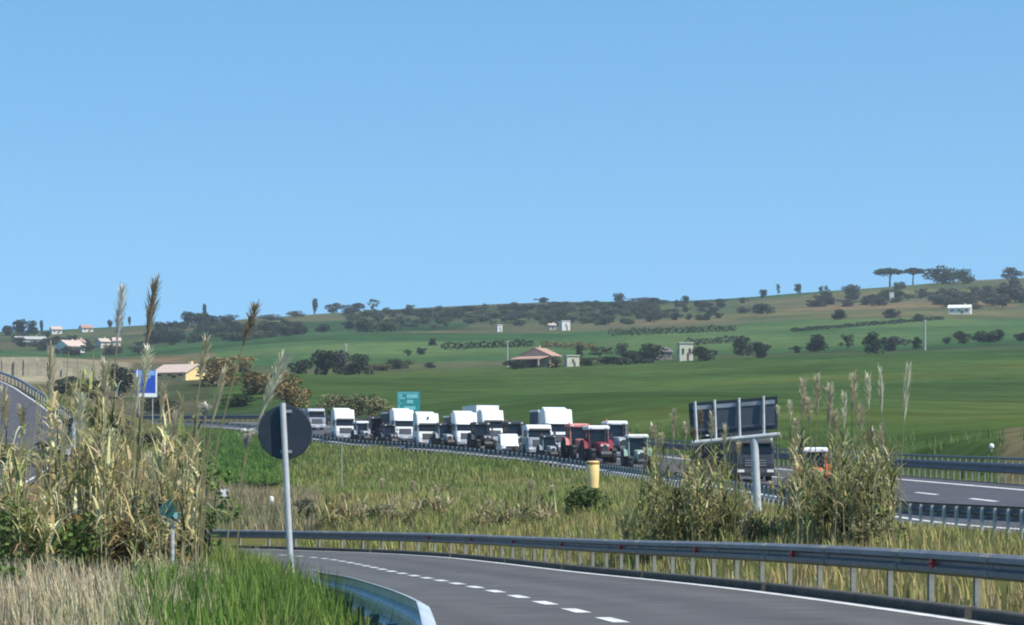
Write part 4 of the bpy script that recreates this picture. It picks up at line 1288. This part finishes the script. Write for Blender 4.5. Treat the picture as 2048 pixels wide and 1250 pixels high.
scatter(24, (760, 1320, 624, 632, 606, 612), ('scrub bush', 'along the middle ridge'), 'scrub along the middle ridge', ['bush'], ['olive', 'dark', 'grey'], (26, 50), (8, 13), 1200, 'shrub')
# long dark hedges
def hedge(label, x0, x1, r0, r1, h, leaf, dmin, step=13):
    n = int((x1 - x0) / step)
    mid = hit((x0 + x1) / 2, (r0 + r1) / 2, dmin)
    t = thing('hedge', label, 'hedge', tuple(mid))
    rng = np.random.default_rng(int(x0))
    lob = []
    tr = MB()
    for i in range(n + 1):
        u = i / n
        p = hit(x0 + (x1 - x0) * u, r0 + (r1 - r0) * u, dmin) - mid
        s = mid[1] / F
        hh = h * s * rng.uniform(.8, 1.15)
        lob.append((p[0], p[1], p[2] + hh * .5, step * s * .75, step * s * .6, hh * .5))
        tr.tube([(p[0], p[1], p[2] - .3), (p[0] + .1, p[1], p[2] + hh * .5)], .08, 5)
    V, T = leaf_cloud(lob, 120 * (n + 1), .28, rng)
    link('foliage', npmesh('foliage', V, T), LEAF[leaf], t)
    tr.build('stems', M_BARK, t)['kind'] = 'stuff'
hedge('long straight dark hedge left of the pink farmhouse', 890, 1060, 700, 694, 15, 'dark', 660)
hedge('dark hedge running behind the pink farmhouse roof', 1090, 1185, 696, 700, 14, 'rust', 680)
hedge('long dark hedge across the slope above the farm shed', 1225, 1465, 672, 664, 14, 'dark', 760)
hedge('thin dark hedge crossing the right hillside', 1590, 1880, 664, 640, 8, 'dark', 760)
hedge('brown hedge along the slope above the stone tower', 1380, 1480, 692, 684, 14, 'grey', 700)
hedge('dark hedge at the field edge by the farm shed', 1240, 1300, 730, 727, 12, 'dark', 560)

# ------------------------------------------------------------------ grass
def ribbons(base, az, h, w, lean, cols, bend=.5, tipw=.12, seg=3):
    """upright blades: base (n,3), lean = sideways reach of the tip"""
    n = len(base)
    ts = np.linspace(0, 1, seg + 1)
    dx, dy = np.cos(az), np.sin(az)
    fx, fy = -dy, dx                                   # width direction
    V = np.empty((n, (seg + 1) * 2, 3))
    for k, t in enumerate(ts):
        cx = base[:, 0] + dx * lean * t ** (1 + bend * 2)
        cy = base[:, 1] + dy * lean * t ** (1 + bend * 2)
        cz = base[:, 2] + h * (t - .12 * (np.abs(lean) / np.maximum(h, .01)) * t * t)
        ww = w * (1 - (1 - tipw) * t ** 1.5) * .5
        V[:, 2 * k, 0] = cx - fx * ww; V[:, 2 * k, 1] = cy - fy * ww; V[:, 2 * k, 2] = cz
        V[:, 2 * k + 1, 0] = cx + fx * ww; V[:, 2 * k + 1, 1] = cy + fy * ww; V[:, 2 * k + 1, 2] = cz
    q = []
    for k in range(seg):
        q.append([2 * k, 2 * k + 1, 2 * k + 3, 2 * k + 2])
    q = np.array(q)
    T = (np.arange(n)[:, None, None] * (seg + 1) * 2 + q[None]).reshape(-1, 4)
    C = np.repeat(cols, (seg + 1) * 2, axis=0)
    return V.reshape(-1, 3), T, C

M_BLADE = mat('grass_blade', (1, 1, 1), .8, attr='Col', spec=.12, var=.15, scale=2, translucent=.3)
def palette(n, cols, weights, jit=.18):
    cols = np.array(cols); k = RNG.choice(len(cols), n, p=np.array(weights) / sum(weights))
    return cols[k] * (1 + RNG.normal(0, jit, (n, 1))).clip(.5, 1.6) * (1 + RNG.normal(0, .05, (n, 3)))

ROADMASK = []
def off_road(x, y, margin=.1):
    ok = np.ones(len(x), bool)
    for r in range(3):
        d, _ = road_dist_big(x, y, r)
        ok &= d > margin
    return ok
def clump_noise(x, y, s):
    return .5 + .25 * (np.sin(x * s * 1.0 + 1.3) * np.cos(y * s * .8) + np.sin(x * s * 2.1 + y * s * 1.7) * .6 + np.sin(y * s * 3.1 - x * s * 1.3 + 2) * .4)

def grass(name, label, n, xr, yr, hr, wr, cols, wts, margin=.1, cl=.8, lean=.5, inside=None, seg=2, tuft=5, thr=.0):
    nt = n // tuft
    x = RNG.uniform(*xr, nt); y = RNG.uniform(*yr, nt)
    k = off_road(x, y, margin)
    if inside is not None: k &= inside(x, y)
    c = clump_noise(x, y, cl)
    k &= RNG.uniform(0, 1, nt) < np.clip((c - thr) * 1.6, 0, 1)
    x, y, c = x[k], y[k], c[k]
    sp = (hr[1] * .18)
    x = np.repeat(x, tuft) + RNG.normal(0, sp, len(x) * tuft); y = np.repeat(y, tuft) + RNG.normal(0, sp, len(y) * tuft); c = np.repeat(c, tuft)
    z = gz(x, y) - .03
    h = RNG.uniform(*hr, len(x)) * (.55 + .8 * c)
    col = palette(len(x), cols, wts)
    pn = vnoise(x + 50, y, 7.0) * .6 + vnoise(x, y + 31, 2.6) * .4
    mean = np.average(np.array(cols), axis=0, weights=wts)
    w1 = np.clip((pn - .56) * 5, 0, 1)[:, None] * .75; w2 = np.clip((.44 - pn) * 5, 0, 1)[:, None] * .75
    col = col * (1 - w1) + w1 * mean * np.array([1.30, 1.08, 1.15]) 
    col = col * (1 - w2) + w2 * mean * np.array([.62, .82, .60])
    V, T, C = ribbons(np.stack([x, y, z], 1), RNG.uniform(0, 6.28, len(x)), h, RNG.uniform(*wr, len(x)), h * RNG.uniform(.05, lean, len(x)), col, seg=seg)
    o = link(name, npmesh(name, V, T, C), M_BLADE)
    tag(o, label, 'grass', kind='stuff')
    return o
GRN = [(.17, .28, .05), (.13, .23, .045), (.28, .32, .09), (.36, .34, .14), (.09, .15, .04)]
DRY = [(.60, .47, .31), (.70, .58, .42), (.44, .34, .21), (.30, .27, .12), (.52, .38, .27)]
VER = [(.36, .34, .12), (.25, .29, .08), (.48, .41, .20), (.18, .21, .06), (.33, .26, .12)]
def left_of_ramp(x, y):
    R_, _ = rights(RAMP)
    k = ((x[:, None] - RAMP[None, :, 0]) ** 2 + (y[:, None] - RAMP[None, :, 1]) ** 2).argmin(1)
    o = (x - RAMP[k, 0]) * R_[k, 0] + (y - RAMP[k, 1]) * R_[k, 1]
    return o
grass('verge_grass', 'bright green grass bank inside the curve of the slip road', 90000, (-6.4, -.6), (13, 60), (.28, .52), (.012, .03), GRN, [5, 4, 3, 1, 2],
      margin=-.05, inside=lambda x, y: (left_of_ramp(x, y) < 0) & (x > -.120 * y + 1.3 * (vnoise(x, y, .9) - .5)), cl=1.5, thr=-.1)
def _edge_off(x, y):
    k = ((x[:, None] - LEFTD[None, :, 0]) ** 2 + (y[:, None] - LEFTD[None, :, 1]) ** 2).argmin(1)
    R_, _ = rights(LEFTD)
    return (x - LEFTD[k, 0]) * R_[k, 0] + (y - LEFTD[k, 1]) * R_[k, 1]
grass('verge_grass', 'tall green grass right behind the curved pale guardrail', 60000, (-10, -.5), (15, 62), (.40, .70), (.014, .034), GRN, [4, 4, 4, 3, 1],
      margin=-.2, inside=lambda x, y: (_edge_off(x, y) < -.16) & (_edge_off(x, y) > -1.1), cl=1.6, thr=-.3)
grass('bank_grass', 'greyish dry grass at the foot of the left reed clump', 42000, (-7.5, -1.2), (13, 37), (.15, .48), (.012, .03), DRY, [4, 4, 2, 1, 2],
      inside=lambda x, y: (x < -.112 * y + 1.1 * (vnoise(x, y, .9) - .5)), cl=1.7, thr=.05)
grass('bank_grass', 'mixed grass behind the green bank up to the slip road', 26000, (-16, -4), (36, 108), (.3, .7), (.02, .05), VER, [3, 4, 2, 3, 1],
      inside=lambda x, y: left_of_ramp(x, y) < 0, cl=1.0)
grass('verge_grass', 'dry grass strip under the long guardrail by the slip road', 26000, (-14, 14), (20, 112), (.12, .38), (.014, .035), [(.46, .40, .24), (.40, .35, .17), (.30, .28, .10), (.52, .46, .32)], [4, 4, 1, 3],
      margin=-1.15, inside=lambda x, y: (left_of_ramp(x, y) > -.62) & (left_of_ramp(x, y) < 2.2), cl=2.0)
grass('verge_grass', 'wild grass between guardrail and motorway at the right', 52000, (-2, 17), (26, 120), (.18, .48), (.02, .05), VER, [5, 2, 4, 1, 2],
      inside=lambda x, y: (left_of_ramp(x, y) > .7) & (side_of(x, y) < -.5), cl=.9)
grass('verge_grass', 'tall dry brown grass behind the slip road guardrail', 60000, (-14, 7), (92, 165), (.22, .62), (.03, .08), [(.38, .35, .15), (.50, .41, .24), (.22, .29, .07), (.29, .34, .10), (.27, .20, .12)], [2, 2, 5, 5, 2],
      inside=lambda x, y: (left_of_ramp(x, y) > .7) & (side_of(x, y) < -1) & (x > -.078 * y), cl=.35, thr=.1)
grass('slope_grass', 'olive grass slope below the queue of lorries', 46000, (-26, 9), (150, 300), (.25, .6), (.05, .12), [(.26, .29, .09), (.20, .26, .07), (.35, .32, .13)], [4, 5, 2],
      inside=lambda x, y: (side_of(x, y) < -.8) & (x > -.085 * y), cl=.25)
grass('slope_grass', 'fresh green grass slope left of the round sign', 40000, (-42, -8), (140, 345), (.2, .5), (.05, .12), [(.13, .235, .05), (.105, .20, .045), (.18, .25, .07)], [4, 4, 2],
      inside=lambda x, y: (side_of(x, y) < -1) & (x <= -.078 * y) & (x > -.125 * y), cl=.25)
grass('slope_grass', 'faded tan grass beyond the bend of the slip road', 26000, (-22, -6), (114, 150), (.3, .8), (.03, .07), [(.36, .31, .19), (.25, .25, .11), (.43, .34, .25)], [4, 3, 2],
      inside=lambda x, y: (x > -.13 * y) & (x < -.07 * y) & (left_of_ramp(x, y) > .7), cl=.5)
grass('slope_grass', 'scrubby grass behind the left reed clump', 30000, (-45, -12), (60, 300), (.4, 1.0), (.04, .1), VER, [4, 3, 3, 3, 3],
      inside=lambda x, y: (x < -.115 * y) & (x > -.2 * y), cl=.3)
grass('verge_grass', 'pale grass fringe behind the far guardrail', 14000, (-10, 42), (118, 260), (.3, .8), (.04, .09), [(.20, .25, .09), (.15, .21, .07), (.32, .29, .15)], [3, 4, 1],
      inside=lambda x, y: (side_of(x, y) > 13.3) & (side_of(x, y) < 20), cl=.4)

# ------------------------------------------------------------------ reeds
M_REED = mat('reed', (1, 1, 1), .75, attr='Col', spec=.2, var=.12, scale=4, translucent=.35)
M_PLUME = mat('reed_plume', (1, 1, 1), .9, attr='Col', var=.15, scale=6, translucent=.3)
def cane(parent, base, tip, plume_len, col, pcol, pw=.05, r=.012, name='cane'):
    base, tip = np.array(base, float), np.array(tip, float)
    L = np.linalg.norm(tip - base)
    k = 1 - plume_len / L
    pts = []
    lean = tip - base; up = np.array([0, 0, lean[2]])
    def at(t):
        h = lean * np.array([1, 1, 0])
        return base + up * t + h * t ** 1.7
    for t in (0, .3, .55, .8, k, min(1, k + (1 - k) * .6)):
        pts.append(at(t))
    pts = sorted(pts, key=lambda p: p[2])
    o = MB().tube(pts, [r, r * .95, r * .85, r * .7, r * .55, r * .3], 5)
    me = o.mesh('cane')
    a = me.attributes.new('Col', 'FLOAT_COLOR', 'POINT')
    cc = np.ones((len(me.vertices), 4), np.float32); cc[:, :3] = col
    a.data.foreach_set('color', cc.ravel())
    c = link(name, me, M_REED, parent)
    # plume: many fine strands rising along the top of the cane
    n = 130
    t = k - .02 + (1.0 - k) * RNG.uniform(0, .85, n)
    b = np.array([at(x) for x in t])
    prof = np.sin(np.pi * np.clip((t - k) / (1 - k) * .8 + .15, 0, 1))
    az = RNG.uniform(0, 6.28, n)
    h = plume_len * RNG.uniform(.16, .30, n)
    V, T, C = ribbons(b, az, h, np.full(n, .028) * (pw / .05), 1.9 * pw * prof * RNG.uniform(.6, 1.4, n) + .004, np.array(pcol) * (1 + RNG.normal(0, .14, (n, 1))), seg=2, bend=.0, tipw=.3)
    d = lean / L                                            # strands follow the lean of the cane
    rel = np.repeat((np.tile(np.repeat(np.linspace(0, 1, 3), 2), n)).reshape(-1, 1), 1, axis=1)
    V += rel * np.repeat(h, 6)[:, None] * np.array([d[0], d[1], 0]) * 1.6
    link('plume', npmesh('plume', V, T, C), M_PLUME, c)
    return c

def foliage(parent, origin, pts, nleaf, hs, cols, wts, ll=(.35, .7), lw=(.02, .045), hmin=.12, gain=1.0, dry=.28):
    """long arching reed leaves in two ranks up each cane, thinning towards its top"""
    n = len(pts) * nleaf
    b = np.repeat(np.array(pts), nleaf, axis=0)
    hh = RNG.uniform(hmin ** .5, 1, n) ** 1.15 * np.repeat(hs, nleaf)
    base = b.copy(); base[:, 2] += hh * .93
    base[:, :2] += RNG.normal(0, .035, (n, 2))
    az = np.repeat(RNG.uniform(0, 6.28, len(pts)), nleaf) + np.where(RNG.random(n) < .5, 0, math.pi) + RNG.normal(0, .8, n)
    L = RNG.uniform(*ll, n) * (.65 + .5 * RNG.random(n))
    up = RNG.uniform(.25, 1.0, n)
    rise = L * up
    clump = np.repeat(1 + RNG.normal(0, .22, (len(pts), 1)), nleaf, axis=0).clip(.55, 1.5)
    dryness = np.repeat(RNG.random(len(pts)) < dry, nleaf)
    col = palette(n, cols, wts, .22) * clump
    dcol = palette(n, [(.50, .43, .25), (.42, .33, .18), (.58, .51, .33)], [3, 2, 2], .2)
    col[dryness] = dcol[dryness]
    col = np.clip(col * gain, 0, .8)
    V, T, C = ribbons(base - origin, az, rise, RNG.uniform(*lw, n), L * np.sqrt(1 - up * up * .9) * .85, col, seg=4, bend=.15, tipw=.08)
    tt = np.tile(np.repeat(np.linspace(0, 1, 5), 2), n)
    V[:, 2] -= np.repeat(L * RNG.uniform(.0, .75, n) ** 1.3, 10) * tt ** 2.6
    o = link('foliage', npmesh('foliage', V, T, C), M_REED, parent)
    o['kind'] = 'stuff'
    # plain stems
    m = MB()
    for p, h in zip(pts, hs):
        dx, dy = random.uniform(-.25, .25), random.uniform(-.2, .2)
        q = p - origin
        m.tube([(q[0], q[1], q[2] - .1), (q[0] + dx * .3, q[1] + dy * .3, q[2] + h * .5), (q[0] + dx, q[1] + dy, q[2] + h)], [.012, .010, .005], 4)
    s = link('stems', m.mesh('stems'), mat('reed_stem', (.25, .23, .12), .8, var=.3, scale=8), parent)
    s['kind'] = 'stuff'

RCOL = [(.24, .25, .085), (.37, .34, .16), (.15, .17, .06), (.52, .44, .24), (.09, .105, .045), (.40, .29, .15)]
def reed_clump(label, xpx, d, depth, ncane, nleaf, hmax, plumes, dens=None, wts=(4, 3, 3, 2, 2, 1), ll=(.35, .75), lw=(.02, .045), shape=None, gain=1.0, dry=.28):
    c = P((xpx[0] + xpx[1]) / 2, 1000, d)
    org = np.array([c[0], c[1], g1(c[0], c[1])])
    t = thing('reed_clump', label, 'reeds', tuple(org))
    px = RNG.uniform(xpx[0], xpx[1], ncane); dd = d + RNG.uniform(-depth, depth, ncane)
    if dens is not None:
        k = RNG.uniform(0, 1, ncane) < dens(px); px, dd = px[k], dd[k]
    nc = max(4, int((xpx[1] - xpx[0]) / 24))
    ccx = RNG.uniform(xpx[0], xpx[1], nc); cch = RNG.uniform(.45, 1.08, nc)
    ci = np.abs(px[:, None] + RNG.normal(0, 9, (len(px), 1)) - ccx[None]).argmin(1)
    px = ccx[ci] + (px - ccx[ci]) * .75
    hs_ = hmax * cch[ci] * RNG.uniform(.62, 1.05, len(px))
    x = (px - CX) * dd / F
    pts = np.stack([x, dd, gz(x, dd)], 1)
    foliage(t, org, pts, nleaf, hs_, RCOL, wts, ll, lw, gain=gain, dry=dry)
    for (bx, tx, ty, pl, pc, pw, dz) in plumes:
        e = d + dz
        tip = P(tx, ty, e)
        X = (bx - CX) * e / F
        base = np.array([X, e, g1(X, e) - .1])
        cane(t, base - org, tip - org, pl, (.30, .27, .15) if pc != 'pale' else (.33, .33, .20), {'pale': (.72, .69, .50), 'brown': (.40, .30, .19), 'straw': (.60, .53, .36), 'white': (.70, .68, .62), 'dark': (.25, .20, .12)}[pc], pw)
    return t
# left clump: base column, tip column, tip row, plume length, colour, width, distance offset
PL = [(205, 247, 560, .75, 'white', .045, 0), (262, 312, 545, .85, 'brown', .05, .5), (395, 517, 595, .55, 'brown', .045, -.5), (365, 415, 663, .60, 'straw', .04, .3),
      (440, 576, 700, .85, 'pale', .055, .2), (268, 297, 683, .55, 'pale', .045, -.4), (95, 103, 680, .9, 'straw', .035, .2), (155, 162, 783, .65, 'pale', .045, -.6),
      (380, 452, 728, .75, 'straw', .032, .6), (205, 212, 712, .8, 'straw', .06, -.3), (262, 275, 738, .5, 'pale', .035, .1), (45, 44, 800, .4, 'straw', .04, .4),
      (300, 330, 760, .5, 'straw', .03, .3), (130, 125, 842, .4, 'pale', .035, -.2), (20, 8, 765, .6, 'straw', .045, .5), (330, 352, 815, .5, 'straw', .03, -.6), (60, 30, 880, .5, 'straw', .04, -.8),
      (230, 222, 850, .5, 'pale', .05, -.8), (400, 412, 797, .22, 'white', .05, .2), (240, 240, 905, .45, 'straw', .05, -1.0), (75, 78, 905, .4, 'straw', .04, -1.0), (345, 330, 880, .4, 'straw', .04, -1.0),
      (470, 497, 850, .25, 'white', .06, .0), (180, 190, 870, .5, 'straw', .05, -.9), (310, 300, 900, .5, 'pale', .04, -1.1)]
reed_clump('tall reed clump with feathery plumes filling the left edge', (-40, 400), 35, 2.6, 170, 17, 2.6, PL, dens=lambda p: np.where(p > 340, .45, 1.0), wts=(5, 5, 3, 4, 1, 3), ll=(.4, .8), lw=(.022, .046), gain=1.45, dry=.34)
PR1 = [(1330, 1304, 842, .5, 'straw', .06, 0), (1345, 1348, 815, .7, 'straw', .06, .5), (1365, 1372, 838, .5, 'straw', .05, -.5), (1400, 1402, 815, .5, 'dark', .05, .6), (1420, 1424, 820, .7, 'straw', .055, -.4),
       (1445, 1450, 845, .6, 'straw', .05, .2), (1325, 1322, 860, .4, 'straw', .05, -.6), (1385, 1388, 850, .4, 'dark', .05, .3), (1300, 1290, 890, .4, 'straw', .05, -.3), (1470, 1478, 880, .4, 'straw', .05, .5)]
reed_clump('bushy reed clump left of the tee-shaped sign post', (1250, 1505), 67, 2.6, 170, 21, 2.5, PR1, dens=lambda p: np.clip(1.1 - np.abs(p - 1380) / 150, .2, 1), wts=(6, 2, 6, 1, 5, 1), ll=(.45, .9), lw=(.03, .06), dry=.10, gain=1.25)
PR2 = [(1600, 1608, 752, .9, 'straw', .06, 0), (1628, 1636, 742, .9, 'straw', .06, .4), (1655, 1660, 760, 1.0, 'straw', .07, -.3), (1700, 1708, 742, .9, 'straw', .06, .2), (1740, 1736, 742, .8, 'pale', .045, .5),
       (1768, 1760, 728, 1.1, 'pale', .035, -.2), (1798, 1818, 722, 1.3, 'pale', .045, .1), (1690, 1688, 780, .8, 'pale', .045, -.6), (1580, 1580, 795, .5, 'pale', .04, .5), (1625, 1618, 790, .6, 'straw', .06, -.7),
       (1590, 1592, 830, .5, 'straw', .05, .4), (1720, 1722, 800, .7, 'straw', .06, -.5), (1758, 1765, 842, .7, 'straw', .06, .3), (1735, 1745, 850, .6, 'straw', .06, .6), (1555, 1556, 805, .35, 'pale', .035, .2), (1675, 1670, 815, .6, 'straw', .06, .6)]
reed_clump('tall slim reed clump right of the tee-shaped sign post', (1560, 1785), 60, 3.0, 150, 21, 2.6, PR2, dens=lambda p: np.clip(1.15 - np.abs(p - 1680) / 170, .3, 1), wts=(6, 3, 6, 2, 5, 1), ll=(.45, .9), lw=(.03, .055), dry=.16, gain=1.2)
reed_clump('low reedy grass between the two right reed clumps', (1480, 1580), 63, 2.0, 40, 22, .9, [(1540, 1543, 960, .3, 'straw', .05, 0), (1500, 1494, 1000, .3, 'straw', .05, 0)], wts=(5, 2, 3, 1, 3, 1), ll=(.3, .6), lw=(.03, .06))
reed_clump('low reeds rising behind the guardrail left of centre', (640, 900), 118, 4.0, 60, 20, 1.1, [(690, 684, 985, .4, 'straw', .08, 0), (760, 765, 955, .5, 'straw', .08, 0), (820, 826, 960, .5, 'straw', .08, 1), (870, 872, 970, .5, 'straw', .08, -1)], wts=(3, 4, 3, 4, 2, 2), ll=(.5, 1.0), lw=(.05, .09))
reed_clump('low reeds behind the guardrail below the yellow marker', (930, 1120), 104, 4.0, 46, 20, .95, [(1065, 1060, 955, .5, 'straw', .08, 0), (1100, 1104, 970, .4, 'straw', .08, 0)], wts=(4, 4, 3, 2, 2, 1), ll=(.5, .9), lw=(.05, .09))

# leafy shrubs close to the camera at the left
def near_bush(label, px, row, d, w, h, leaf, n, sz, name='shrub'):
    c = P(px, row, d); z0 = g1(c[0], c[1])
    t = thing(name, label, 'shrub', (c[0], c[1], z0))
    rng = np.random.default_rng(int(px * 3 + row))
    lob = []
    for i in range(14):
        a = rng.uniform(0, 6.28); q = rng.uniform(0, .45) * w; z = rng.uniform(.15, .85) * h
        s = rng.uniform(.12, .24) * w
        lob.append((q * math.cos(a), q * math.sin(a) * .7, z, s, s, s * .8))
    V, T = leaf_cloud(lob, n, sz, rng)
    link('foliage', npmesh('foliage', V, T), LEAF[leaf], t)
    st = MB()
    for l in lob[:8]:
        st.tube([(0, 0, -.1), (l[0] * .4, l[1] * .4, l[2] * .5), l[:3]], [.02, .014, .006], 5)
    st.build('stems', M_BARK, t)['kind'] = 'stuff'
near_bush('leafy dark green shrub low in the left reed clump', 110, 1100, 33, 1.9, 1.0, 'bright', 1300, .045)
near_bush('dark shrub under the middle of the left reed clump', 240, 1090, 34, 1.5, .9, 'rust', 1500, .045)
near_bush('yellow-green shrub at the bottom left corner', -5, 1200, 26, .5, .5, 'bright', 700, .03)
near_bush('spreading green shrub right of the left reed clump', 408, 1010, 40, 1.1, 2.2, 'bright', 600, .05)
near_bush('dark green shrub behind the teal sign', 330, 1090, 36, 1.0, 1.1, 'green', 700, .045)
near_bush('dark shrub in the heart of the right reed clump', 1690, 1040, 60, 1.8, 1.5, 'green', 1300, .07)
near_bush('dark shrub in the heart of the bushy reed clump', 1390, 1060, 67, 2.2, 1.4, 'green', 1300, .07)
near_bush('low brown shrub between the right reeds and the motorway', 1735, 1075, 57, 1.3, .5, 'tan', 600, .05)

# ------------------------------------------------------------------ air
def haze():
    b = MB().box((0, 1250, 100), (5200, 3400, 320))
    m = bpy.data.materials.new('haze_air'); m.use_nodes = True
    nt = m.node_tree
    nt.nodes.remove(nt.nodes['Principled BSDF'])
    v = nt.nodes.new('ShaderNodeVolumePrincipled')
    v.inputs['Color'].default_value = (.80, .89, 1.0, 1)
    v.inputs['Density'].default_value = .00012
    v.inputs['Anisotropy'].default_value = 0.2
    nt.links.new(v.outputs[0], nt.nodes['Material Output'].inputs['Volume'])
    o = b.build('haze', m)
    tag(o, kind='stuff')
HAZE = True
if HAZE:
    haze()
